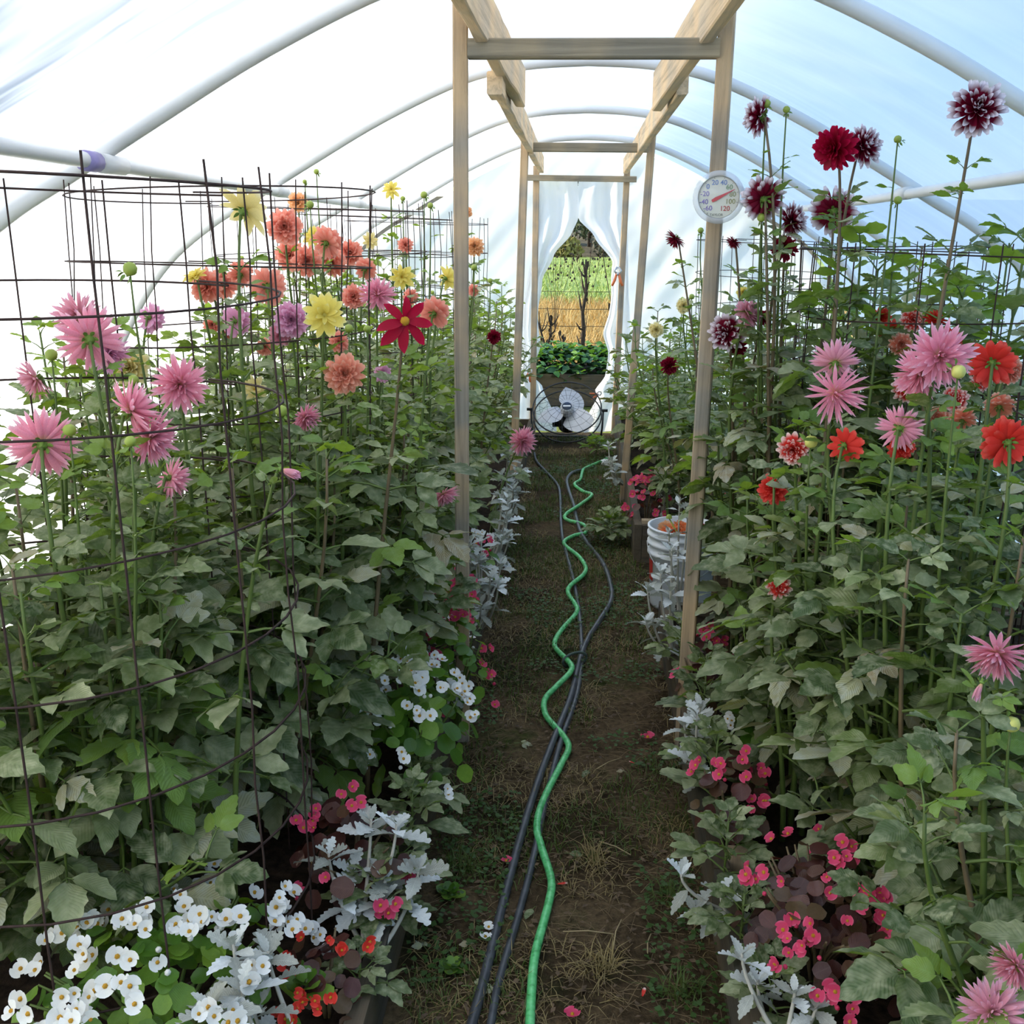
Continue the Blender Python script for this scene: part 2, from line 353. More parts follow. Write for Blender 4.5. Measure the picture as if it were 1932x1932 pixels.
HOOP_NAMES = ['behind the camera', 'over the camera', 'crossing the picture nearest the camera', 'just behind the first wooden crossbar', 'midway down the tunnel, third one visible', 'nearest the far doorway']
for k, y in enumerate(HOOPS_Y):
    mb = MB(); mb.tube([(p.x, 0, p.z) for p in arch_full], 0.0235, 12)
    o = link('hoop_pipe', mb.mesh('hoop', PVC), mtx=T((0, y, 0)), label='white plastic hoop pipe ' + HOOP_NAMES[k], cat='pipe', group='arched hoop pipes of the tunnel')
for sx, side in ((-1, 'bright'), (1, 'bluish shaded')):
    root = thing('purlin_pipe', 'straight white plastic pipe running lengthwise under the %s film' % side, 'pipe', (sx * 1.31, 0, 1.79), 'lengthwise purlin pipes')
    mb = MB(); mb.tube([(0, START_Y, 0), (0, 2.5, 0.003), (0, 5, -0.006), (0, END_Y - 0.05, 0)], 0.0205, 12); link('pipe', mb.mesh('purlin', PVC), root)
    for y in HOOPS_Y[1:]:
        mb = MB(); mb.tube([(0, y - 0.07, 0), (0, y + 0.07, 0)], 0.0265, 12); link('coupling', mb.mesh('coupling', PVC), root)
    if sx < 0:
        mb = MB(); mb.tube([(0, 2.74, 0), (0, 2.81, 0)], 0.0268, 12); link('primer_stain', mb.mesh('primer', PRIMER), root, label='smear of purple pipe primer')

def end_wall():
    """far end film with a cut-out where the curtains hang"""
    mb = MB(); nx, nz = 90, 60
    def top(x):
        ax = abs(x)
        for i in range(len(arch_half) - 1):
            if arch_half[i].x <= ax <= arch_half[i + 1].x:
                t = (ax - arch_half[i].x) / (arch_half[i + 1].x - arch_half[i].x + 1e-9)
                return arch_half[i].z * (1 - t) + arch_half[i + 1].z * t
        return 0.02
    def panel(x0, x1, zb, n_):
        vs_ = []; uv = []
        for i in range(n_ + 1):
            x = x0 + (x1 - x0) * i / n_; zt = max(top(x), zb + 0.01)
            for k in range(nz + 1):
                z = zb + (zt - zb) * k / nz
                fold = noise.noise(Vector((x * 2.2 + z * 1.6, z * 1.2 - x, 4.0))) * 0.05 + noise.noise(Vector((x * 7 - z * 5, z * 2, 9.0))) * 0.016
                edge = min(1, (zt - z) / 0.1)
                vs_.append((x, END_Y + fold * edge, z)); uv.append((x * 0.6, z * 0.6))
        fs = [(i * (nz + 1) + k, (i + 1) * (nz + 1) + k, (i + 1) * (nz + 1) + k + 1, i * (nz + 1) + k + 1) for i in range(n_) for k in range(nz)]
        mb.add(vs_, fs, 0, uv)
    panel(-2.31, -0.40, 0.0, 50); panel(0.335, 2.31, 0.0, 50); panel(-0.40, 0.335, 2.07, 20)
    link('wall_back', mb.mesh('end_film', ENDF), label='far end wall of draped milky film around the doorway', kind='structure')
    # wall behind the photographer, same film
    mb2 = MB(); mb2.add([(p.x, START_Y, p.z) for p in arch_full] + [(0, START_Y, 0)], [(i, i + 1, len(arch_full)) for i in range(len(arch_full) - 1)], 0)
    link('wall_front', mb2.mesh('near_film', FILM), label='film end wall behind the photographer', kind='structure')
end_wall()

# ------------------------------------------------------------------ ground, fields, hill
def ground_mat(name, cols, scale=3.0, bump=0.7):
    m, n, l = mat(name)
    tc = N(n, 'ShaderNodeTexCoord')
    a = N(n, 'ShaderNodeTexNoise', Scale=scale, Detail=8.0, Roughness=0.68); l.new(tc.outputs['Object'], a.inputs['Vector'])
    f = N(n, 'ShaderNodeTexNoise', Scale=scale * 22, Detail=5.0, Roughness=0.75); l.new(tc.outputs['Object'], f.inputs['Vector'])
    r = ramp(n, [(0.32 + 0.36 * i / (len(cols) - 1), c) for i, c in enumerate(cols)]); l.new(a.outputs['Fac'], r.inputs[0])
    hs = N(n, 'ShaderNodeHueSaturation'); l.new(r.outputs[0], hs.inputs['Color'])
    mr = N(n, 'ShaderNodeMapRange'); mr.inputs['From Min'].default_value = 0.3; mr.inputs['From Max'].default_value = 0.7; mr.inputs['To Min'].default_value = 0.45; mr.inputs['To Max'].default_value = 1.6
    l.new(f.outputs['Fac'], mr.inputs[0]); l.new(mr.outputs[0], hs.inputs['Value'])
    p = N(n, 'ShaderNodeBsdfPrincipled', Roughness=0.95); p.inputs['Specular IOR Level'].default_value = 0.1; l.new(hs.outputs[0], p.inputs['Base Color'])
    b = N(n, 'ShaderNodeBump', Strength=bump, Distance=0.02); l.new(f.outputs['Fac'], b.inputs['Height']); l.new(b.outputs[0], p.inputs['Normal'])
    o = N(n, 'ShaderNodeOutputMaterial'); l.new(p.outputs[0], o.inputs[0]); return m
DIRT = ground_mat('trodden_dirt', [srgb(38, 46, 22), srgb(62, 50, 34), srgb(96, 80, 58), srgb(58, 64, 28)], 2.2)
TURF = ground_mat('outside_turf', [srgb(96, 110, 50), srgb(130, 136, 66), srgb(112, 120, 60)], 0.8)
STUB = ground_mat('dry_stubble', [srgb(168, 132, 74), srgb(206, 168, 100), srgb(222, 190, 124)], 0.9)
MEAD = ground_mat('green_meadow', [srgb(140, 158, 80), srgb(164, 180, 98), srgb(184, 192, 116)], 0.12)
HILLM = ground_mat('hill_brush', [srgb(84, 80, 66), srgb(104, 96, 76), srgb(120, 110, 80)], 0.05)
def sheet(name, x0, x1, y0, y1, z, m, nx=30, ny=30, amp=0.0, fr=1.0, label=None, kind='structure', f=None):
    mb = MB(); vs_ = []
    for j in range(ny + 1):
        for i in range(nx + 1):
            x = x0 + (x1 - x0) * i / nx; y = y0 + (y1 - y0) * j / ny
            zz = z + noise.noise(Vector((x * fr, y * fr, 2.2))) * amp + (f(x, y) if f else 0)
            vs_.append((x, y, zz))
    mb.add(vs_, [(j * (nx + 1) + i, j * (nx + 1) + i + 1, (j + 1) * (nx + 1) + i + 1, (j + 1) * (nx + 1) + i) for j in range(ny) for i in range(nx)])
    return link(name, mb.mesh(name, m), label=label, kind=kind)
sheet('floor', -2.3, 2.3, START_Y, END_Y, 0.0, DIRT, 60, 140, 0.012, 3.0, 'trodden dirt path with thin grass inside the tunnel')
sheet('ground', -160, 160, -60, 130, -0.06, TURF, 8, 8, label='grassy ground around the tunnel')
sheet('stubble_field', -40, 40, 12.6, 27, -0.03, STUB, 40, 20, 0.03, 1.0, 'dry tan stubble field beyond the outside bed')
sheet('meadow', -90, 90, 27, 100, -0.02, MEAD, 40, 30, 0.25, 0.15, 'bright green meadow behind the dry field', f=lambda x, y: 0.0)
sheet('hill', -160, 160, 96, 240, -2.2, HILLM, 60, 40, 0.8, 0.06, 'dull brown wooded hillside beyond the meadow', f=lambda x, y: (y - 96) * 0.30 if y < 104 else 2.4 + (y - 104) * 0.075)

# ------------------------------------------------------------------ timber frame
frame = thing('timber_frame', 'weathered wooden frame of posts, crossbars and beams down the aisle', 'frame', (0, 3.06, 0))
FR = Vector((0, 3.06, 0))
def stick(name, a, b, w, d, m, roll=0.0, rough=0.0):
    """board from a to b; w across, d the other way; bevelled edges"""
    a = Vector(a); b = Vector(b); L = (b - a).length
    ax = 'X' if abs((b - a).normalized().x) > 0.7 else ('Y' if abs((b - a).normalized().y) > 0.7 else 'Z')
    e = 0.004; prof = [(-w/2 + e, -d/2), (w/2 - e, -d/2), (w/2, -d/2 + e), (w/2, d/2 - e), (w/2 - e, d/2), (-w/2 + e, d/2), (-w/2, d/2 - e), (-w/2, -d/2 + e)]
    mb = MB(); n_ = 14 if rough else 4; vs_ = []
    for k in range(n_ + 1):
        t = k / n_ * L
        for (u, v) in prof:
            jx = noise.noise(Vector((u * 30, v * 30, t * 7 + a.x * 9))) * rough
            q = (u + jx * 0.5, v + (jx if v < 0 else 0))
            vs_.append({'Z': (q[0], q[1], t), 'X': (t, q[0], q[1]), 'Y': (q[0], t, q[1])}[ax])
    fs = [tuple(k * 8 + i if j == 0 else k * 8 + (i + 1) % 8 if j == 1 else (k + 1) * 8 + (i + 1) % 8 if j == 2 else (k + 1) * 8 + i for j in range(4)) for k in range(n_) for i in range(8)]
    fs += [tuple(range(7, -1, -1)), tuple(n_ * 8 + i for i in range(8))]
    mb.add(vs_, fs, smooth=False)
    d0 = {'Z': Vector((0, 0, 1)), 'X': Vector((1, 0, 0)), 'Y': Vector((0, 1, 0))}[ax]
    q = d0.rotation_difference((b - a).normalized()).to_matrix().to_4x4()
    return link(name, mb.mesh(name, m), frame, T(a - FR) @ q @ Rot(roll, ax))
stick('post', (-0.362, 3.075, 0), (-0.357, 3.075, 2.24), 0.043, 0.075, WOODZ, 0.10)
stick('post', (0.360, 3.09, 0), (0.377, 3.09, 2.24), 0.043, 0.085, WOODZ, -0.17)
stick('post', (-0.415, 6.32, 0), (-0.356, 6.32, 2.25), 0.045, 0.07, WOODZ)
stick('post', (0.285, 6.32, 0), (0.380, 6.32, 2.25), 0.044, 0.07, WOODZ, -0.1)
stick('post', (-0.40, 8.58, 0), (-0.394, 8.58, 2.16), 0.048, 0.06, WOODZ)
stick('post', (0.29, 8.58, 0), (0.326, 8.58, 2.16), 0.048, 0.06, WOODZ)
stick('crossbar', (-0.334, 3.06, 2.107), (0.355, 3.06, 2.105), 0.045, 0.05, WOODX)
stick('crossbar', (-0.330, 6.30, 2.115), (0.358, 6.30, 2.111), 0.045, 0.05, WOODX)
stick('crossbar', (-0.46, 8.53, 2.068), (0.40, 8.53, 2.058), 0.04, 0.045, WOODX)
stick('beam', (-0.318, 2.45, 2.215), (-0.252, 4.10, 2.145), 0.038, 0.138, WOODY, rough=0.006)
stick('beam', (-0.300, 3.62, 2.125), (-0.352, 8.52, 2.165), 0.038, 0.125, WOODY, rough=0.005)
stick('beam', (0.352, 2.45, 2.215), (0.258, 4.10, 2.13), 0.038, 0.138, WOODY, rough=0.005)
stick('beam', (0.315, 3.70, 2.125), (0.310, 8.52, 2.155), 0.038, 0.115, WOODY, rough=0.004)
stick('nailing_block', (-0.298, 3.50, 2.08), (-0.298, 3.64, 2.08), 0.05, 0.07, WOODY)

# ------------------------------------------------------------------ raised beds
def raised_bed(label, x_in, x_out, y0, y1, h=0.15):
    sx = 1 if x_in > 0 else -1
    root = thing('raised_bed', label, 'bed', (x_in, y0, 0))
    n_ = max(1, round((y1 - y0) / 2.4)); st = (y1 - y0) / n_
    for k in range(n_):
        mb = MB(); mb.box((0, 0, 0), (sx * 0.038, st - 0.006, h)); link('side_board', mb.mesh('side_board', BOARDY), root, T((0, k * st, 0)))
        mb = MB(); mb.box((0, 0, 0), (sx * 0.06, 0.045, h + 0.015)); link('stake', mb.mesh('stake', WOODZ), root, T((sx * 0.038, k * st + 0.03, 0)))
    for y in (0, y1 - y0 - 0.038):
        mb = MB(); mb.box((sx * 0.04, y, 0), (x_out - x_in, y + 0.038, h - 0.004)); link('end_board', mb.mesh('end_board', BOARDX), root)
    mb = MB(); nx, ny = 14, 40; vs_ = []
    for j in range(ny + 1):
        for i in range(nx + 1):
            x = sx * 0.039 + (x_out - x_in - sx * 0.04) * i / nx; y = 0.04 + (y1 - y0 - 0.08) * j / ny
            vs_.append((x, y, h - 0.05 + noise.noise(Vector((x * 6, y * 6 + y0, x_in))) * 0.025))
    mb.add(vs_, [(j * (nx + 1) + i, j * (nx + 1) + i + 1, (j + 1) * (nx + 1) + i + 1, (j + 1) * (nx + 1) + i) for j in range(ny) for i in range(nx)])
    link('soil', mb.mesh('soil', SOIL), root)
raised_bed('weathered plank raised bed under the pink and coral dahlias', -0.385, -2.15, 0.3, 8.45)
raised_bed('weathered plank raised bed in front of the bucket', 0.345, 2.15, 0.3, 4.05)
raised_bed('weathered plank raised bed with a notched corner behind the bucket', 0.29, 2.15, 5.04, 8.45, 0.20)
BED_Z = 0.12

# ------------------------------------------------------------------ leaves
def leaflet(L, W, fold, droop, rg, n=10, tooth=0.13, belly=0.42, mi=0):
    mb = MB(); vs_ = []; uv = []; ph = rg.uniform(0, 6)
    for i in range(n + 1):
        t = i / n
        w = W * (math.sin(math.pi * t ** (math.log(0.5) / math.log(belly))) ** 0.85 if 0 < t < 1 else 0)
        if 0 < i < n: w *= (1.0 if i % 2 else 1 - tooth)
        x = L * t; zc = -droop * L * t * t
        ex = x + (0.035 * L if i % 2 else 0)
        wav = 0.03 * L * math.sin(t * 7 + ph)
        vs_ += [(ex, w, zc + fold * w + wav), (x, 0, zc), (ex, -w, zc + fold * w - wav)]
        uv += [(1, t), (0.5, t), (0, t)]
    fs = []
    for i in range(n):
        a = i * 3
        fs += [(a, a + 1, a + 4, a + 3), (a + 1, a + 2, a + 5, a + 4)]
    mb.add(vs_, fs, mi, uv); return mb
def compound_leaf(rg, kind):
    mb = MB(); droop = rg.uniform(0.10, 0.38); fold = rg.uniform(0.05, 0.35)
    if kind == 'simple':
        mb.tube([(0, 0, 0), (0.14, 0, 0.012), (0.27, 0, 0.0)], [0.022, 0.016, 0.012], 4, 1, False)
        mb.merge(leaflet(0.75, 0.25, fold, droop, rg, 12), T((0.25, 0, 0)))
        return mb
    npair = {'three': 1, 'five': 2}[kind]
    rach = 0.44 if npair == 1 else 0.54
    mb.tube([(0, 0, 0), (rach * 0.5, 0, 0.02), (rach + 0.02, 0, -0.01)], [0.022, 0.016, 0.010], 4, 1, False)
    mb.merge(leaflet(1 - rach, 0.165 + 0.03 * rg.random(), fold, droop, rg, 10), T((rach, 0, -0.01)) @ Rot(rg.uniform(-0.15, 0.25), 'Y') @ Rot(rg.uniform(-0.3, 0.3), 'X'))
    for k in range(npair):
        px = rach - 0.03 - k * 0.2; Lf = (0.44 - 0.1 * k) * rg.uniform(0.85, 1.05)
        for s_ in (-1, 1):
            m = T((px, 0, 0.01)) @ Rot(s_ * R(rg.uniform(44, 66)), 'Z') @ Rot(rg.uniform(-0.2, 0.35), 'Y') @ Rot(s_ * rg.uniform(-0.45, 0.2), 'X')
            mb.tube([m @ Vector((0, 0, 0)), m @ Vector((0.07, 0, 0))], 0.009, 3, 1, False)
            mb.merge(leaflet(Lf, 0.12 + 0.03 * rg.random(), fold, droop, rg, 8), m @ T((0.05, 0, 0)))
    return mb
lr = random.Random(3)
LEAFS = {}
for mk, mm in (('std', LEAF), ('young', LEAFG), ('old', LEAFO)):
    lst = []
    for i, kd in enumerate(['three', 'three', 'five', 'five', 'simple', 'three'][: 6 if mk == 'std' else 3]):
        lst.append(compound_leaf(random.Random(50 + i), kd).mesh('leaf_' + mk, [mm, STEM]))
    LEAFS[mk] = lst
SIMPLE = {k: compound_leaf(random.Random(91), 'simple').mesh('simple_leaf_' + k, [mm, STEM]) for k, mm in (('std', LEAF), ('young', LEAFG))}

# ------------------------------------------------------------------ dahlia heads
def petal(kind, rg):
    mb = MB(); n = 6; vs_ = []; uv = []
    W, cz, fold, bel, roll = {'cactus': (0.082, 0.36, 0.75, 0.5, 0), 'spider': (0.05, 0.45, 0.7, 0.55, 0), 'decor': (0.18, 0.14, 0.5, 0.62, 0),
                              'formal': (0.135, 0.30, 0.9, 0.68, 0), 'star': (0.20, -0.10, 0.4, 0.5, 0), 'orchid': (0.20, -0.18, 0.35, 0.55, 0.5)}[kind]
    for i in range(n + 1):
        t = i / n
        e = math.log(0.5) / math.log(bel)
        w = W * (0.35 + 0.65 * math.sin(math.pi * min(t, 0.999) ** e) ** 0.8) if t < 0.95 else W * 0.08
        if t == 0: w = W * 0.4
        if kind in ('decor', 'formal') and t > 0.95: w = W * 0.35
        zc = cz * t * t; tw = roll * t
        for s_, u in ((1, 1), (0, 0.5), (-1, 0)):
            y = s_ * w; z = fold * abs(s_) * w
            vs_.append((t, y * math.cos(tw) - z * math.sin(tw), zc + y * math.sin(tw) + z * math.cos(tw))); uv.append((u, t))
    fs = []
    for i in range(n):
        a = i * 3; fs += [(a, a + 1, a + 4, a + 3), (a + 1, a + 2, a + 5, a + 4)]
    mb.add(vs_, fs, 0, uv); return mb
PETAL = {k: petal(k, lr) for k in ('cactus', 'spider', 'decor', 'formal', 'star', 'orchid')}
LAYERS = {
    'cactus': [(18, -26, 0.98), (19, -6, 1.02), (18, 12, 0.98), (15, 30, 0.88), (11, 50, 0.7), (7, 70, 0.48)],
    'spider': [(16, -14, 1.0), (16, 6, 1.05), (14, 26, 0.95), (12, 46, 0.8), (8, 66, 0.55)],
    'decor': [(13, -28, 0.98), (14, -6, 1.0), (14, 14, 0.95), (13, 32, 0.86), (11, 48, 0.74), (9, 64, 0.58), (5, 80, 0.42)],
    'formal': [(15, -34, 0.95), (15, -12, 0.98), (15, 8, 0.93), (14, 28, 0.82), (12, 48, 0.66), (8, 66, 0.48), (5, 82, 0.32)],
    'star': [(8, 2, 1.0), (8, 20, 0.86), (6, 44, 0.6)],
    'orchid': [(8, 8, 1.0)],
    'dahlietta': [(11, -8, 1.0), (11, 12, 0.9), (9, 34, 0.7), (6, 60, 0.45)],
}
LAYERS['halfopen'] = [(11, 66, 1.0), (10, 74, 1.02), (8, 82, 0.95)]
PK = {'dahlietta': 'decor', 'halfopen': 'cactus'}
def petal_mats(kind, seed):
    rg = random.Random(seed); out = []
    for li, (n_, el, ln) in enumerate(LAYERS[kind]):
        off = rg.uniform(0, 6.28)
        for i in range(n_):
            ph = off + 2 * math.pi * i / n_ + rg.uniform(-0.12, 0.12)
            L = ln * rg.uniform(0.88, 1.08); e = R(el + rg.uniform(-12, 12))
            wj = rg.uniform(0.85, 1.2)
            if kind == 'orchid': L *= rg.uniform(0.72, 1.12); ph += rg.uniform(-0.22, 0.22); e += R(rg.uniform(-18, 18))
            out.append(Rot(ph, 'Z') @ T((0.07 - 0.008 * li, 0, 0.03 * li)) @ Rot(-e, 'Y') @ Rot(rg.uniform(-0.35, 0.35) * (1.6 if kind == 'orchid' else 1), 'X') @ S(L, L * wj, L))
    return out
_fc = {}
def flower_mesh(kind, colr, seed):
    k = (kind, colr, seed)
    if k not in _fc:
        mb = MB()
        for m in petal_mats(kind, seed): mb.merge(PETAL[PK.get(kind, kind)], m)
        _fc[k] = mb.mesh('flower_' + colr, PET[colr])
    return _fc[k]
_pm = {}
def petal_mesh(kind, colr):
    k = (PK.get(kind, kind), colr)
    if k not in _pm: _pm[k] = PETAL[k[0]].mesh('petal_' + colr, PET[colr])
    return _pm[k]
def dome(r_, h, sides=10, rings=3):
    mb = MB(); mb.lathe([(r_ * math.cos(i / rings * math.pi / 2) + 1e-4, h * math.sin(i / rings * math.pi / 2)) for i in range(rings + 1)], sides); return mb
DISC = {k: dome(0.16, 0.13).mesh('disc_' + k, m) for k, m in (('gold', GOLD), ('pink', PET['pink']), ('coral', PET['coral']), ('dark', PET['darkred']), ('red', PET['red']), ('yellow', PET['yellow']))}
def calyx_mesh():
    mb = MB(); mb.lathe([(0.03, -0.30), (0.06, -0.24), (0.17, -0.12), (0.16, -0.03), (0.02, 0.0)], 10)
    for k in range(7):
        m = Rot(k * 0.9, 'Z') @ T((0.12, 0, -0.12)) @ Rot(R(28 + 20 * (k % 2)), 'Y') @ S(0.30)
        mb.merge(leaflet(1, 0.22, 0.3, 0.3, lr, 4, 0), m)
    return mb.mesh('calyx', CALYX)
CALYX_ME = calyx_mesh()
def bud_mesh(m):
    mb = MB(); mb.lathe([(0.001, -0.95), (0.55, -0.75), (0.95, -0.2), (1.0, 0.15), (0.72, 0.7), (0.25, 0.97), (0.001, 1.0)], 12)
    for k in range(6):
        mm = Rot(k * 1.047, 'Z') @ T((0.45, 0, -0.85)) @ Rot(R(50 if k % 2 else 8), 'Y') @ S(1.1)
        mb.merge(leaflet(1, 0.24, 0.3, 0.4, lr, 4, 0, mi=1), mm)
    return mb.mesh('bud', [m, CALYX])
BUD = {'green': bud_mesh(BUDM), 'pink': bud_mesh(PET['palepink']), 'yellow': bud_mesh(simple('pale_bud', srgb(214, 208, 110), 0.5, vary=0.2, scale=60))}

# ------------------------------------------------------------------ dahlia plants
PLANTS = []   # dicts
def plant(bed, row, x, y, rad, ztop, nst, leaf=0.2, mix=(0.83, 0.09, 0.08), bare=0.28):
    PLANTS.append(dict(bed=bed, row=row, x=x, y=y, rad=rad, z=ztop, n=nst, leaf=leaf, mix=mix, bare=bare, fl=[], buds=[]))
for x, y, z, n_ in ((-1.02, 1.86, 1.06, 10), (-0.80, 2.38, 1.15, 10), (-0.72, 2.92, 1.18, 9), (-0.72, 3.5, 1.18, 8), (-0.74, 4.2, 1.2, 7), (-0.74, 4.9, 1.22, 7), (-0.74, 5.6, 1.24, 7), (-0.74, 6.4, 1.22, 7), (-0.74, 7.2, 1.2, 6), (-0.74, 7.95, 1.2, 6)):
    plant('L', 'path', x, y, 0.34, z, n_, leaf=0.22 if y < 3 else 0.20)
for y, z, n_ in ((1.75, 1.16, 8), (2.45, 1.26, 8), (3.2, 1.32, 8), (4.0, 1.36, 6), (4.8, 1.38, 5), (5.7, 1.36, 4), (6.6, 1.36, 3), (7.5, 1.3, 3)):
    plant('L', 'film', -1.40, y, 0.36, z, n_)
for y, x, z, n_ in ((1.45, 0.84, 0.86, 8), (2.05, 0.80, 1.06, 10), (2.62, 0.70, 1.10, 10), (3.22, 0.70, 1.26, 9), (3.8, 0.84, 1.22, 7), (4.55, 0.95, 1.2, 6), (5.3, 0.66, 1.12, 7), (6.0, 0.62, 1.16, 7), (6.7, 0.60, 1.12, 7), (7.4, 0.52, 0.92, 6), (8.05, 0.62, 0.9, 5)):
    plant('R', 'path', x, y, 0.33, z, n_, leaf=0.205 if y < 3 else 0.185)
for y, z, n_ in ((1.6, 1.14, 9), (2.3, 1.20, 10), (3.0, 1.58, 13), (3.7, 1.5, 8), (4.5, 1.34, 5), (5.3, 1.32, 5), (6.2, 1.3, 4), (7.1, 1.28, 3)):
    plant('R', 'film', 0.98 if y == 3.0 else (1.30 if y > 2.6 else 1.42), y, 0.36, z, n_, leaf=0.22 if y == 3.0 else 0.2)

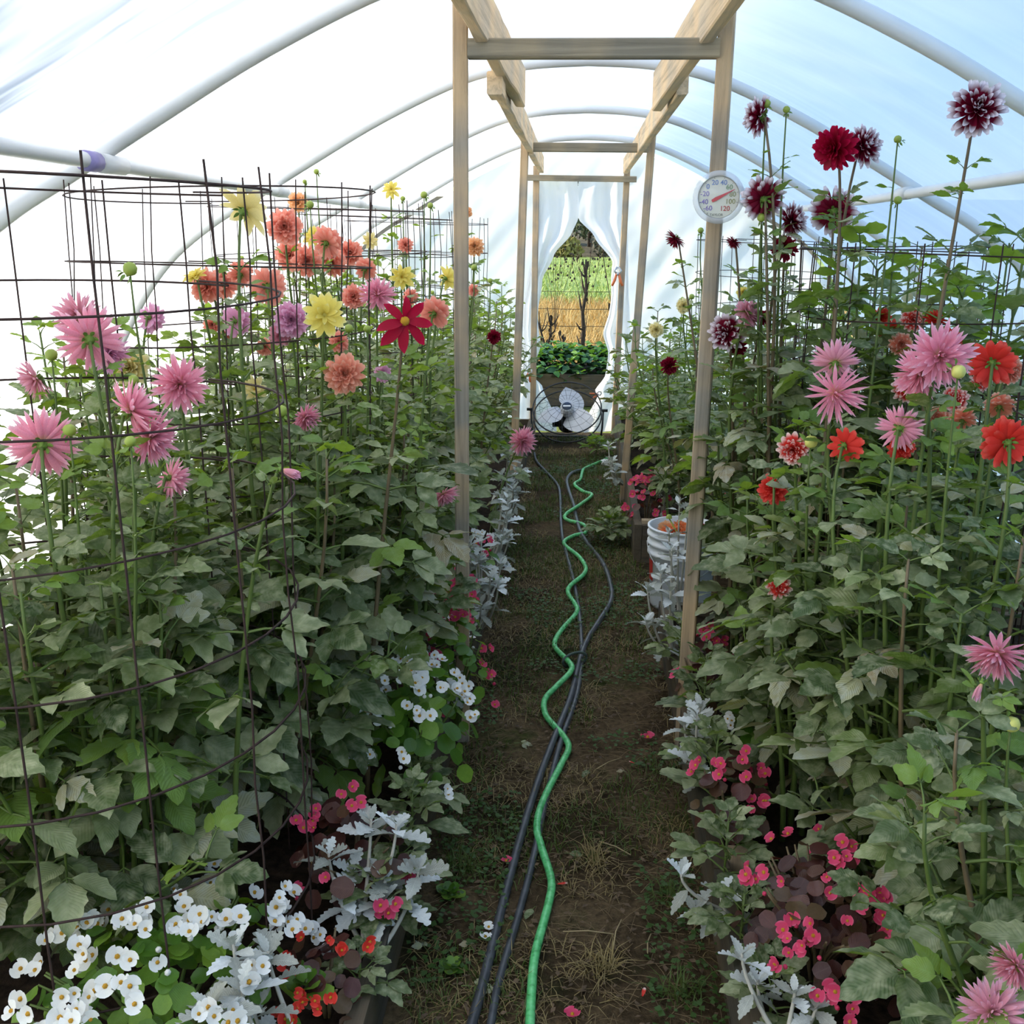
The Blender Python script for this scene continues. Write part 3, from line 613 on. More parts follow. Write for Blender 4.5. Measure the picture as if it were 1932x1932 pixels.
# blooms: pixel, depth Y, width in pixels, kind, colour, facing (right, up, towards camera), bed
BLOOMS = [
    (80, 838, 1.85, 118, 'cactus', 'pink', (-0.35, 0.15, -0.9)), (246, 775, 1.85, 104, 'cactus', 'pink', (0.5, 0.35, -0.35)), (283, 825, 1.88, 96, 'cactus', 'pink', (0.8, -0.25, 0.25)),
    (340, 725, 2.05, 96, 'cactus', 'pink', (0.35, -0.1, 0.9)), (168, 640, 2.15, 112, 'cactus', 'pink', (-0.5, 0.15, -0.85)), (150, 598, 2.4, 84, 'cactus', 'palepink', (-0.2, 0.3, 0.8)),
    (205, 665, 2.3, 66, 'cactus', 'mauve', (0.5, -0.2, 0.5)), (68, 714, 2.25, 66, 'cactus', 'palepink', (-0.7, -0.4, 0.4)), (284, 600, 2.8, 50, 'decor', 'mauve', (0.3, -0.3, -0.6)),
    (245, 694, 2.7, 66, 'decor', 'cream', (0.1, 0.3, 0.8)), (460, 397, 2.6, 98, 'star', 'cream', (0.2, 0.5, -0.75)), (537, 428, 3.3, 60, 'decor', 'coral', (0.25, 0.1, 0.9)),
    (368, 522, 2.9, 46, 'star', 'yellow', (-0.3, 0.7, 0.4)), (392, 540, 2.95, 58, 'decor', 'coral', (-0.3, 0.1, 0.8)), (420, 536, 3.05, 50, 'decor', 'coral', (0.3, 0.3, 0.6)), (455, 517, 3.0, 44, 'decor', 'coral', (0.1, 0.5, -0.7)),
    (505, 540, 2.85, 62, 'decor', 'coral', (-0.25, 0.1, -0.9)), (548, 482, 3.5, 52, 'decor', 'coral', (0, 0.2, 0.9)), (617, 458, 3.3, 54, 'decor', 'coral', (0.35, 0.4, -0.7)), (592, 448, 3.5, 40, 'star', 'yellow', (-0.2, 0.4, 0.8)),
    (580, 492, 3.4, 50, 'decor', 'coral', (0.2, 0, 0.9)), (628, 496, 3.6, 46, 'decor', 'coral', (-0.1, -0.1, 0.9)), (660, 478, 3.7, 44, 'decor', 'coral', (0.2, 0.2, 0.8)), (690, 508, 3.5, 38, 'decor', 'coral', (0.3, 0.4, -0.6)),
    (562, 382, 3.9, 34, 'decor', 'peach', (0.1, 0.2, 0.8)), (738, 358, 4.2, 32, 'star', 'yellow', (0.2, 0.3, 0.8)), (698, 455, 3.6, 30, 'star', 'cream', (0.3, 0.1, 0.6)),
    (612, 594, 2.55, 84, 'star', 'yellow', (0.35, 0.1, 0.85)), (764, 606, 2.45, 112, 'orchid', 'burgundy', (0.35, 0.1, 0.9)), (667, 560, 3.1, 42, 'decor', 'coral', (0.1, 0.3, 0.8)),
    (712, 556, 3.0, 58, 'cactus', 'pink', (0.2, 0.5, 0.6)), (758, 523, 3.5, 44, 'star', 'yellow', (0.2, 0.1, 0.9)), (842, 525, 3.7, 42, 'star', 'yellow', (0.5, 0.1, -0.6)), (880, 400, 5.0, 20, 'decor', 'peach', (0.1, 0.1, 0.9)), (895, 465, 4.4, 32, 'decor', 'peach', (0.1, 0.1, 0.9)),
    (765, 462, 4.2, 26, 'decor', 'coral', (0.1, 0.3, 0.8)), (650, 706, 2.55, 66, 'decor', 'salmon', (0.2, 0.2, 0.85)), (445, 606, 2.8, 50, 'decor', 'mauve', (0.3, -0.1, -0.8)), (550, 604, 2.75, 60, 'decor', 'mauve', (0.2, 0.1, 0.8)),
    (530, 632, 2.8, 40, 'decor', 'pink', (0.3, -0.1, 0.8)), (400, 613, 3.1, 30, 'decor', 'coral', (0.2, 0.2, 0.8)), (432, 632, 3.1, 28, 'decor', 'coral', (0.2, 0.2, 0.8)), (820, 590, 2.85, 52, 'decor', 'coral', (0.35, 0.4, -0.7)), (722, 705, 3.0, 30, 'decor', 'mauve', (0.4, 0.3, 0.6)),
    (576, 787, 2.5, 50, 'cactus', 'pink', (0.6, -0.3, 0.4)), (322, 902, 2.0, 66, 'cactus', 'pink', (0.5, -0.3, -0.5)), (837, 932, 2.85, 48, 'cactus', 'pink', (0.4, -0.8, 0.2)), (985, 832, 5.2, 46, 'cactus', 'pink', (0.4, 0, 0.8)),
    (932, 636, 5.0, 24, 'decor', 'darkred', (0.3, 0, 0.8)), (480, 735, 2.7, 46, 'star', 'cream', (0.2, 0.2, 0.8)), (893, 548, 4.4, 20, 'decor', 'coral', (0.2, 0.2, 0.8)), (330, 745, 2.9, 40, 'star', 'cream', (-0.2, 0.2, 0.8)),
    (640, 645, 2.95, 34, 'decor', 'coral', (0.2, 0.2, 0.8)), (500, 655, 3.0, 30, 'decor', 'salmon', (0.2, 0.2, 0.8)), (775, 560, 3.9, 26, 'decor', 'coral', (0.1, 0.2, 0.9)),
    (533, 886, 1.9, 62, 'halfopen', 'palepink', (0.9, -0.25, 0.3)),
    # the other bed
    (1852, 1290, 1.62, 56, 'halfopen', 'palepink', (-0.3, -0.85, 0.3)),
    (1843, 207, 2.55, 94, 'formal', 'bicolor', (-0.1, 0.25, 0.95)), (1433, 220, 2.9, 62, 'formal', 'bicolor', (-0.75, 0.15, -0.35)), (1576, 280, 2.75, 72, 'decor', 'burgundy', (-0.5, -0.1, 0.5)),
    (1628, 276, 2.85, 66, 'formal', 'bicolor', (0.5, 0.3, 0.7)), (1440, 375, 2.9, 78, 'formal', 'bicolor', (-0.2, 0.4, -0.85)), (1493, 417, 2.95, 58, 'formal', 'bicolor', (0.65, 0.2, 0.5)), (1573, 398, 3.05, 82, 'formal', 'bicolor', (0.1, 0.3, -0.9)),
    (1480, 468, 3.0, 42, 'formal', 'darkred', (-0.2, 0.1, 0.8)), (1275, 450, 4.0, 36, 'cactus', 'darkred', (-0.6, -0.7, 0.1)), (1385, 456, 3.3, 26, 'cactus', 'darkred', (-0.4, -0.6, 0.2)), (1372, 628, 3.0, 62, 'formal', 'bicolor', (-0.4, 0, 0.7)),
    (1410, 594, 2.95, 52, 'decor', 'palepink', (0.5, 0.4, 0.4)), (1392, 655, 3.1, 30, 'formal', 'darkred', (0.2, 0, 0.8)), (1440, 600, 3.1, 26, 'formal', 'darkred', (0.4, 0, 0.8)),
    (1576, 684, 2.3, 78, 'cactus', 'palepink', (0.2, 0.55, -0.75)), (1576, 742, 2.2, 100, 'spider', 'pink', (0.05, -0.05, 1.0)), (1772, 672, 2.05, 112, 'cactus', 'pink', (-0.1, 0.2, 0.95)), (1735, 705, 2.1, 88, 'cactus', 'pink', (-0.6, -0.2, 0.4)),
    (1698, 808, 2.1, 72, 'cactus', 'pink', (0.45, 0.1, -0.75)), (1872, 685, 2.2, 80, 'decor', 'red', (0.3, 0.05, -0.9)), (1900, 834, 2.0, 88, 'decor', 'red', (0, 0.15, -0.95)), (1905, 700, 2.3, 46, 'decor', 'peachred', (0.3, 0.1, 0.7)),
    (1886, 766, 2.3, 50, 'decor', 'peachred', (0.2, 0.5, -0.5)), (1802, 752, 2.5, 44, 'decor', 'redwhite', (-0.1, 0.3, 0.8)), (1815, 792, 2.4, 46, 'decor', 'peachred', (0.1, 0.5, -0.4)), (1768, 790, 2.5, 42, 'decor', 'peachred', (-0.2, 0.1, 0.8)),
    (1712, 732, 2.6, 50, 'decor', 'redwhite', (0.2, 0.2, 0.8)), (1497, 848, 2.3, 54, 'decor', 'redwhite', (-0.35, -0.1, 0.85)), (1594, 840, 2.2, 60, 'dahlietta', 'red', (0.55, 0.1, -0.6)), (1458, 923, 2.45, 50, 'decor', 'red', (-0.3, 0.4, 0.7)),
    (1468, 1107, 2.3, 44, 'dahlietta', 'redwhite', (0.1, 0.2, 0.95)), (1763, 604, 2.8, 38, 'decor', 'red', (0.3, 0.6, 0.2)), (1722, 603, 2.85, 40, 'decor', 'redwhite', (0, 0.2, 0.9)), (1684, 630, 2.95, 46, 'decor', 'red', (-0.2, 0.1, 0.9)), (1795, 640, 2.7, 36, 'decor', 'red', (0.2, 0.1, 0.9)),
    (1700, 650, 2.8, 40, 'decor', 'peachred', (0.1, 0.1, 0.9)), (1882, 1232, 1.7, 104, 'cactus', 'pink', (-0.35, -0.55, 0.55)), (1916, 1822, 1.28, 84, 'cactus', 'pink', (-0.6, -0.2, 0.6)), (1872, 1912, 1.22, 112, 'cactus', 'palepink', (-0.1, 0.6, 0.7)),
    (1290, 577, 4.6, 26, 'decor', 'cream', (0, 0.1, 0.9)), (1238, 622, 5.0, 26, 'decor', 'cream', (0, 0.1, 0.9)), (1402, 552, 3.5, 22, 'decor', 'yellow', (0, 0.1, 0.9)), (1263, 690, 5.0, 30, 'formal', 'darkred', (0.1, 0.1, 0.9)),
    (1700, 845, 2.35, 44, 'decor', 'red', (0.1, 0.1, 0.9)), (1850, 720, 2.6, 36, 'decor', 'redwhite', (0.1, 0.2, 0.9)), (1660, 600, 3.2, 34, 'decor', 'red', (-0.1, 0.2, 0.9)),
]
BUDS = [(245, 508, 2.3, 28, 'green'), (531, 776, 2.3, 24, 'green'), (131, 812, 1.85, 25, 'green'), (246, 833, 1.75, 22, 'green'), (97, 670, 2.2, 24, 'green'), (150, 697, 2.2, 18, 'green'), (252, 717, 2.1, 20, 'green'), (597, 324, 3.6, 11, 'green'),
        (585, 386, 3.2, 15, 'green'), (800, 368, 4.0, 14, 'green'), (812, 388, 3.9, 12, 'green'), (658, 620, 2.7, 17, 'green'), (895, 505, 4.0, 13, 'green'), (575, 343, 3.6, 9, 'green'), (760, 375, 4.2, 10, 'green'), (693, 621, 2.8, 15, 'green'), (420, 506, 2.9, 14, 'green'),
        (1808, 701, 2.0, 28, 'yellow'), (1908, 1366, 1.6, 32, 'yellow'), (1530, 833, 2.25, 26, 'yellow'), (1694, 263, 2.8, 15, 'green'), (1446, 196, 2.9, 17, 'green'), (1484, 207, 2.9, 14, 'green'), (1694, 378, 2.9, 16, 'green'), (1437, 411, 2.9, 17, 'green'),
        (1322, 435, 4.2, 12, 'green'), (1305, 560, 4.6, 11, 'green'), (1160, 672, 7.2, 10, 'green'), (925, 530, 5.2, 10, 'green')]
def cdir(d):
    return Vector((d[0], -d[2], d[1])).normalized()
def assign(pos):
    best = None
    for p in PLANTS:
        if (pos.x < 0) != (p['bed'] == 'L'): continue
        dd = (p['x'] - pos.x) ** 2 + (p['y'] - pos.y - 0.05) ** 2
        if best is None or dd < best[0]: best = (dd, p)
    return best[1]
for (px, py, Y, w, kd, cl, d) in BLOOMS:
    pos = at(px, py, Y); rad = 0.5 * w * depth_of(pos) / FPX * (1.12 if w < 74 else 1.06)
    assign(pos)['fl'].append((pos, rad, w, kd, cl, cdir(d)))
for (px, py, Y, w, cl) in BUDS:
    pos = at(px, py, Y); assign(pos)['buds'].append((pos, 0.5 * w * depth_of(pos) / FPX, cl))
for p in PLANTS:                      # blooms and buds nobody planned: a few small ones on far bushes
    if not p['fl'] and p['y'] > 4.4:
        pos = Vector((p['x'] + rnd.uniform(-0.2, 0.2), p['y'], p['z'] + rnd.uniform(0.05, 0.22))); p['buds'].append((pos, 0.012, 'green'))

CN = {'pink': 'pink', 'palepink': 'pale pink', 'mauve': 'mauve', 'coral': 'coral', 'salmon': 'salmon', 'peach': 'peach', 'yellow': 'yellow', 'cream': 'cream', 'red': 'red', 'redwhite': 'white-tipped red',
      'peachred': 'peach', 'burgundy': 'burgundy', 'bicolor': 'white-tipped burgundy', 'darkred': 'dark red', 'orange': 'orange'}
ORD = ['first', 'second', 'third', 'fourth', 'fifth', 'sixth', 'seventh', 'eighth', 'ninth', 'tenth', 'eleventh']
def put_leaf(root, b0, p, phi, elev, size, mk, rg, simple=False):
    me = SIMPLE[mk if mk in SIMPLE else 'std'] if simple else rg.choice(LEAFS[mk])
    m = T(p - b0) @ Rot(phi, 'Z') @ Rot(-elev, 'Y') @ Rot(rg.uniform(-0.5, 0.5), 'X') @ S(size, size * rg.uniform(0.85, 1.1), size)
    link('leaf', me, root, m)
def pick_mk(mix, rg):
    r_ = rg.random()
    return 'std' if r_ < mix[0] else ('young' if r_ < mix[0] + mix[1] else 'old')
def leafy(root, b0, pts, t0, t1, size, p, rg, top_small=0.45, spacing=0.078):
    L = sum((pts[i + 1] - pts[i]).length for i in range(len(pts) - 1)); n_ = max(2, int(L * (t1 - t0) / spacing)); phi = rg.uniform(0, 3.1)
    for k in range(n_ + 1):
        t = t0 + (t1 - t0) * (k + rg.uniform(-0.3, 0.3)) / n_; t = min(max(t, 0.02), 0.995)
        f = t * (len(pts) - 1); i = int(f); q = pts[i].lerp(pts[i + 1], f - i)
        rel = (t - t0) / (t1 - t0)
        if rel < 0.3 and rg.random() < 0.3: continue
        sz = size * (1.0 - (1 - top_small) * max(0, rel - 0.35) / 0.65) * rg.uniform(0.8, 1.15)
        el = R(-12 + 48 * rel)
        phi += math.pi / 2 + rg.uniform(-0.35, 0.35)
        mk = pick_mk(p['mix'], rg) if rel < 0.9 else ('young' if rg.random() < 0.6 else 'std')
        if rel < 0.3 and rg.random() < 0.25: mk = 'old'
        put_leaf(root, b0, q, phi, el + rg.uniform(-0.25, 0.25), sz, mk, rg)
        put_leaf(root, b0, q, phi + math.pi + rg.uniform(-0.3, 0.3), el + rg.uniform(-0.25, 0.25), sz * rg.uniform(0.85, 1.1), mk, rg)
rows = {}
for p in sorted(PLANTS, key=lambda q: q['y']):
    rg = random.Random(int(p['x'] * 1000) * 31 + int(p['y'] * 1000))
    k = (p['bed'], p['row']); rows[k] = rows.get(k, 0) + 1; i = rows[k] - 1
    cnt = {}
    for f in p['fl']: cnt[CN[f[4]]] = cnt.get(CN[f[4]], 0) + 1
    names = [c for c, _ in sorted(cnt.items(), key=lambda z: -z[1])][:2]
    what = ('dahlia bush with %s blooms' % ' and '.join(names)) if names else 'leafy dahlia bush without blooms'
    side = 'left' if p['bed'] == 'L' else 'right'
    where = '%s along the %s %s' % (ORD[i], side, 'path edge' if p['row'] == 'path' else 'film side')
    b0 = Vector((p['x'], p['y'], BED_Z - 0.02))
    root = thing('dahlia_plant', what + ', ' + where, 'plant', b0, 'dahlias in the %s bed' % side)
    p['root'] = root
    # leafy stems
    for s_ in range(p['n']):
        a = 2 * math.pi * (s_ + rg.uniform(-0.3, 0.3)) / p['n']; rr = p['rad'] * rg.uniform(0.35, 1.0)
        base = b0 + Vector((math.cos(a) * 0.07, math.sin(a) * 0.07, 0))
        top = Vector((p['x'] + math.cos(a) * rr, p['y'] + math.sin(a) * rr, p['z'] * rg.uniform(0.86, 1.08) - (rr / p['rad']) ** 2 * 0.12))
        h = top.z - base.z
        pts = bez(base, base + Vector((math.cos(a) * 0.06, math.sin(a) * 0.06, h * 0.4)), top - Vector((0, 0, h * 0.3)), top, 9)
        mb = MB(); mb.tube([q - b0 for q in pts], [0.0085 - 0.0055 * j / 9 for j in range(10)], 5); link('stem', mb.mesh('stem', STEM if rg.random() < 0.7 else STEMD), root)
        leafy(root, b0, pts, 0.16, 1.0, p['leaf'], p, rg, 0.7 if p['z'] > 1.5 else 0.5)
    # low side shoots that fill the bush down to the bed edge
    ns = (9 if p['y'] < 3.4 else 6) if p['row'] == 'path' else (3 if p['y'] < 3.4 else 0)
    for s_ in range(ns):
        a = 2 * math.pi * (s_ + rg.uniform(-0.4, 0.4)) / max(1, ns); rr = p['rad'] * rg.uniform(0.8, 1.12)
        top = Vector((p['x'] + math.cos(a) * rr, p['y'] + math.sin(a) * rr, 0.14 + p['z'] * rg.uniform(0.28, 0.62)))
        pts = bez(b0, b0 + Vector((math.cos(a) * 0.1, math.sin(a) * 0.1, 0.12)), top - Vector((math.cos(a) * 0.08, math.sin(a) * 0.08, 0.08)), top, 7)
        mb = MB(); mb.tube([q - b0 for q in pts], [0.006 - 0.0035 * j / 7 for j in range(8)], 5); link('stem', mb.mesh('stem', STEM), root)
        leafy(root, b0, pts, 0.35, 1.0, p['leaf'] * 0.95, p, rg, 0.6)
    # flowering stems
    for (pos, rad, w, kd, cl, d) in p['fl']:
        end = pos - d * rad * 0.28
        dz = Vector((d.x, d.y, max(d.z, -0.1)))
        a = rg.uniform(0, 6.28); off = Vector((pos.x - b0.x, pos.y - b0.y, 0)) * 0.62
        if off.length > 0.34: off *= 0.34 / off.length
        base = b0 + off + Vector((math.cos(a) * 0.04, math.sin(a) * 0.04, 0))
        if abs(base.x) < 0.45: base.x = 0.45 * (1 if base.x > 0 else -1)
        h = end.z - base.z; lean = Vector((end.x - base.x, end.y - base.y, 0))
        pts = bez(base, base + lean * 0.15 + Vector((0, 0, h * 0.45)), end - dz * min(0.10, h * 0.3) - Vector((0, 0, h * 0.22)), end, 14)
        dark = cl in ('bicolor', 'darkred', 'burgundy')
        mb = MB(); mb.tube([q - b0 for q in pts], [0.0080 - 0.0048 * j / 14 for j in range(15)], 6); link('stem', mb.mesh('stem', STEMD if dark else STEM), root)
        leafy(root, b0, pts, 0.28, 0.90, p['leaf'] * 0.9, p, rg, 0.40, 0.10)
        q = pts[-3]; put_leaf(root, b0, q, rg.uniform(0, 6), 0.3, 0.07, 'young', rg, True)
        M = T(pos - b0) @ align_z(d) @ Rot(rg.uniform(0, 6), 'Z') @ S(rad)
        if w >= 74:
            fo = link('flower', DISC[{'pink': 'pink', 'palepink': 'pink', 'bicolor': 'dark', 'red': 'red', 'cream': 'yellow', 'yellow': 'yellow', 'burgundy': 'gold'}.get(cl, 'coral')], root, M, label=CN[cl] + ' dahlia bloom')
            pm = petal_mesh(kd, cl)
            for m in petal_mats(kd, rg.randint(0, 999)): link('petal', pm, fo, m)
        else:
            fo = link('flower', flower_mesh(kd, cl, rg.randint(0, 1)), root, M, label=CN[cl] + ' dahlia bloom')
            if kd in ('star', 'dahlietta', 'decor'): link('disc', DISC['gold' if kd == 'star' else ('red' if 'red' in cl else 'coral')], fo, S(0.8))
        link('calyx', CALYX_ME, fo)
    for (pos, rad, cl) in p['buds']:
        a = rg.uniform(0, 6.28); base = b0 + Vector(((pos.x - b0.x) * 0.5, (pos.y - b0.y) * 0.5, 0)); end = pos - Vector((0, 0, rad * 0.8))
        h = end.z - base.z; lean = Vector((end.x - base.x, end.y - base.y, 0))
        pts = bez(base, base + lean * 0.2 + Vector((0, 0, h * 0.5)), end - Vector((0, 0, h * 0.25)), end, 12)
        mb = MB(); mb.tube([q - b0 for q in pts], [0.007 - 0.005 * j / 12 for j in range(13)], 5); link('stem', mb.mesh('stem', STEM), root)
        leafy(root, b0, pts, 0.3, 0.8, p['leaf'] * 0.8, p, rg, 0.3, 0.13)
        put_leaf(root, b0, pts[-2], rg.uniform(0, 6), 0.2, 0.05, 'young', rg, True)
        dd = Vector((rg.uniform(-0.6, 0.6), rg.uniform(-0.8, 0.2), 0.6)) if cl == 'green' else Vector((0.5, -0.4, -0.5))
        link('bud', BUD[cl], root, T(pos - b0) @ align_z(dd) @ S(rad))

# ------------------------------------------------------------------ wire cages
def cage(label, x, y, rad, ztop, seed, op=0.165, wr=0.0019, zb=0.15, oz=None):
    oz = oz or op
    rg = random.Random(seed); root = thing('wire_cage', label, 'cage', (x, y, zb), 'wire mesh cages around the dahlias')
    n_ = int(2 * math.pi * rad / op); H = ztop - zb
    tilt = (rg.uniform(-0.03, 0.03), rg.uniform(-0.03, 0.03))
    for k in range(n_):
        a = 2 * math.pi * k / n_ + rg.uniform(-0.03, 0.03); pts = []
        for j in range(11):
            z = H * j / 10 + (0.02 if j == 10 else 0); rr = rad + rg.uniform(-0.006, 0.006)
            pts.append((math.cos(a) * rr + tilt[0] * z, math.sin(a) * rr + tilt[1] * z, z))
        mb = MB(); mb.tube(pts, wr, 4, cap=False); link('vertical_wire', mb.mesh('vertical_wire', WIRE), root)
    nr = int(H / oz)
    for r_ in range(nr + 1):
        z = H - 0.01 - r_ * oz
        if z < 0.02: break
        ph = rg.uniform(0, 6); pts = []
        for j in range(33):
            a = 2 * math.pi * j / 32 * 1.03 + seed
            rr = rad + 0.006 * math.sin(3 * a + ph)
            pts.append((math.cos(a) * rr + tilt[0] * z, math.sin(a) * rr + tilt[1] * z, z + 0.012 * math.sin(a + ph) + 0.006 * j / 32))
        mb = MB(); mb.tube(pts, wr, 4, cap=False); link('horizontal_ring', mb.mesh('horizontal_ring', WIRE), root)
for a in (('tall wire mesh cage nearest the camera around the pink dahlias', -1.0, 1.84, 0.46, 1.70, 1, 0.19, 0.0025, 0.15, 0.2), ('wire cage behind the nearest one, around the yellow and coral dahlias', -1.06, 2.92, 0.42, 1.72, 2, 0.17, 0.0022, 0.15, 0.19),
          ('wire cage around the coral dahlias, third along the bright film side', -0.98, 3.95, 0.40, 1.71, 3), ('wire cage with peach blooms, fourth along the bright film side', -0.98, 4.9, 0.40, 1.70, 4),
          ('wire cage by the second post, fifth along the bright film side', -0.95, 5.9, 0.40, 1.69, 5), ('wire cage around tall white-tipped burgundy dahlias', 1.02, 3.02, 0.42, 1.575, 6),
          ('wire cage at the frame edge around red and pink dahlias', 1.30, 2.2, 0.36, 1.55, 7, 0.15, 0.0021), ('small wire cage far behind the thermometer post', 0.98, 5.6, 0.36, 1.60, 8), ('wire cage between the burgundy dahlias and the far doorway', 1.18, 4.2, 0.36, 1.58, 9)):
    cage(*a)

# ------------------------------------------------------------------ edging plants
def begonia_leaf():
    mb = MB(); vs_ = [(0.18, 0, 0)]; uv = [(0.5, 0.15)]; n_ = 12
    for k in range(n_):
        a = 2 * math.pi * k / n_; r_ = 0.5 * (1 + 0.06 * (k % 2))
        x = 0.5 + r_ * math.cos(a); y = r_ * 0.9 * math.sin(a)
        vs_.append((x, y, 0.10 * abs(y) * 2 - 0.05 * x + 0.03 * math.sin(3 * a))); uv.append((0.5 + y, x))
    mb.add(vs_, [(0, 1 + k, 1 + (k + 1) % n_) for k in range(n_)], 0, uv); return mb
def round_petal(L, W):
    mb = MB(); vs_ = [(0, 0, 0)]; uv = [(0.5, 0)]; n_ = 7
    for k in range(n_):
        a = R(-75 + 150 * k / (n_ - 1)); x = L * 0.45 + L * 0.55 * math.cos(a); y = W * math.sin(a)
        vs_.append((x, y, 0.12 * x + 0.25 * abs(y))); uv.append((0.5 + y / W * 0.5, x / L))
    mb.add(vs_, [(0, k + 1, k + 2) for k in range(n_ - 1)], 0, uv); return mb
def begonia_flower(m, seed):
    rg = random.Random(seed); mb = MB()
    for k, (a, L, W) in enumerate(((90, 1.0, 0.75), (270, 1.0, 0.75), (0, 0.8, 0.42), (180, 0.8, 0.42))):
        mb.merge(round_petal(L, W), Rot(R(a + rg.uniform(-10, 10)), 'Z') @ Rot(-R(rg.uniform(5, 28)), 'Y'))
    mb.merge(dome(0.24, 0.3, 6, 2), T((0, 0, 0.05)), mi=1)
    return mb.mesh('begonia_flower', [m, GOLD])
def begonia_bud(m):
    mb = MB(); mb.lathe([(0.05, -0.3), (0.5, 0), (0.55, 0.35), (0.2, 0.75), (0.01, 0.8)], 7); return mb.mesh('begonia_bud', m)
BLF = {'green': begonia_leaf().mesh('begonia_leaf', BEGL), 'bronze': begonia_leaf().mesh('begonia_leaf_bronze', BEGD)}
BFL = {c: [begonia_flower(PET[c], s_) for s_ in range(3)] for c in ('white', 'hotpink', 'red')}
BBD = {c: begonia_bud(PET[c]) for c in ('white', 'hotpink', 'red')}
def begonia(label, c, rx, ry, h, nl, nf, colr, leafk, seed, ls=0.05, fs=0.019, face=(0.25, -0.55)):
    rg = random.Random(seed); c = Vector(c); root = thing('begonia_plant', label, 'plant', c, 'begonias edging the beds')
    cols_ = colr if isinstance(colr, tuple) else (colr,)
    for k in range(max(4, nl // 7)):
        a = rg.uniform(0, 6.28); e = Vector((math.cos(a) * rx * 0.7, math.sin(a) * ry * 0.7, h * 0.75))
        mb = MB(); mb.tube(bez(Vector((e.x * 0.1, e.y * 0.1, -0.02)), Vector((e.x * 0.2, e.y * 0.2, h * 0.4)), e * 0.8, e, 6), [0.005, 0.005, 0.0045, 0.004, 0.0035, 0.003, 0.002], 5)
        link('stem', mb.mesh('begonia_stem', STEM if leafk == 'green' else STEMD), root)
    def spot(lo, hi):
        a = rg.uniform(0, 6.28); q = math.sqrt(rg.random()); f = rg.uniform(lo, hi)
        n_ = Vector((math.cos(a) * q, math.sin(a) * q, math.sqrt(max(0, 1 - q * q))))
        return Vector((n_.x * rx * f, n_.y * ry * f, h * (0.15 + 0.85 * n_.z * f))), n_
    for k in range(nl):
        p, n_ = spot(0.6, 1.0)
        d = Vector((n_.x + rg.uniform(-0.5, 0.5), n_.y - 0.3 + rg.uniform(-0.5, 0.5), n_.z + 0.4))
        link('leaf', BLF[leafk], root, T(p) @ align_z(d) @ Rot(rg.uniform(0, 6.28), 'Z') @ S(ls * rg.uniform(0.7, 1.2)))
    k = 0
    while k < nf:
        p, n_ = spot(1.0, 1.12); cc = rg.choice(cols_)
        for j in range(rg.randint(1, 4)):            # blooms come in small trusses
            if k >= nf: break
            q = p + Vector((rg.uniform(-1, 1), rg.uniform(-1, 1), rg.uniform(-0.7, 0.7))) * fs * 1.5
            d = Vector((n_.x * 0.5 + face[0] + rg.uniform(-0.4, 0.4), n_.y * 0.5 + face[1] + rg.uniform(-0.4, 0.3), 0.65 + rg.uniform(-0.3, 0.3)))
            link('flower', rg.choice(BFL[cc]), root, T(q) @ align_z(d) @ Rot(rg.uniform(0, 6.28), 'Z') @ S(fs * rg.uniform(0.75, 1.15)))
            k += 1
        if rg.random() < 0.5: link('bud', BBD[cc], root, T(p + Vector((0.01, -0.01, -fs * 1.4))) @ align_z((0.2, -0.4, 0.4)) @ S(fs * 0.55))
def miller_leaf(seed):
    rg = random.Random(seed); mb = MB(); n_ = 18; vs_ = []; uv = []
    for i in range(n_ + 1):
        t = i / n_; env = math.sin(math.pi * min(1, t * 0.93 + 0.02) ** 1.25) ** 0.8
        lobe = 0.45 + 0.55 * abs(math.sin(4.5 * math.pi * t)) ** 0.7
        w = 0.30 * env * lobe + (0.02 if i < n_ else 0); x = t + 0.05 * (lobe - 0.5); z = -0.25 * t * t + 0.12 * t
        vs_ += [(x, w, z + 0.35 * w), (t, 0, z), (x, -w, z + 0.35 * w)]; uv += [(1, t), (0.5, t), (0, t)]
    fs = []
    for i in range(n_):
        a = i * 3; fs += [(a, a + 1, a + 4, a + 3), (a + 1, a + 2, a + 5, a + 4)]
    mb.add(vs_, fs, 0, uv); return mb.mesh('miller_leaf', SILVER)
MLF = [miller_leaf(s_) for s_ in range(2)] + [leaflet(1, 0.25, 0.25, 0.25, random.Random(8 + q_), 14, 0.22, 0.5).mesh('miller_leaf_broad', SILVER) for q_ in range(3)]
def miller(label, base, tips, leaf=0.075, seed=1, low=3, per=7):
    """tips: world points of the leafy shoot ends"""
    rg = random.Random(seed); base = Vector(base); root = thing('dusty_miller', label, 'plant', base, 'dusty millers edging the beds')
    for tip in tips:
        tip = Vector(tip) - base; b = Vector((rg.uniform(-0.02, 0.02), rg.uniform(-0.02, 0.02), -0.01))
        pts = bez(b, b + Vector((tip.x * 0.5, tip.y * 0.5, tip.z * 0.25)), tip - Vector((0, 0, tip.z * 0.3)), tip, 8)
        mb = MB(); mb.tube(pts, [0.006 - 0.003 * j / 8 for j in range(9)], 6); link('stem', mb.mesh('miller_stem', SILVER_STEM), root)
        ph = rg.uniform(0, 6)
        for k in range(per + low):
            t = 0.98 - 0.02 * k if k < per else rg.uniform(0.3, 0.75)
            f = t * 8; i = min(7, int(f)); q = pts[i].lerp(pts[i + 1], f - i); ph += 2.4
            el = R(62 - 9 * k) if k < per else R(rg.uniform(-35, 15)); sz = leaf * 0.8 * (0.6 + 0.09 * min(k, 5)) * rg.uniform(0.85, 1.15)
            link('leaf', rg.choice(MLF), root, T(q) @ Rot(ph, 'Z') @ Rot(-el, 'Y') @ Rot(rg.uniform(-0.4, 0.4), 'X') @ S(sz))

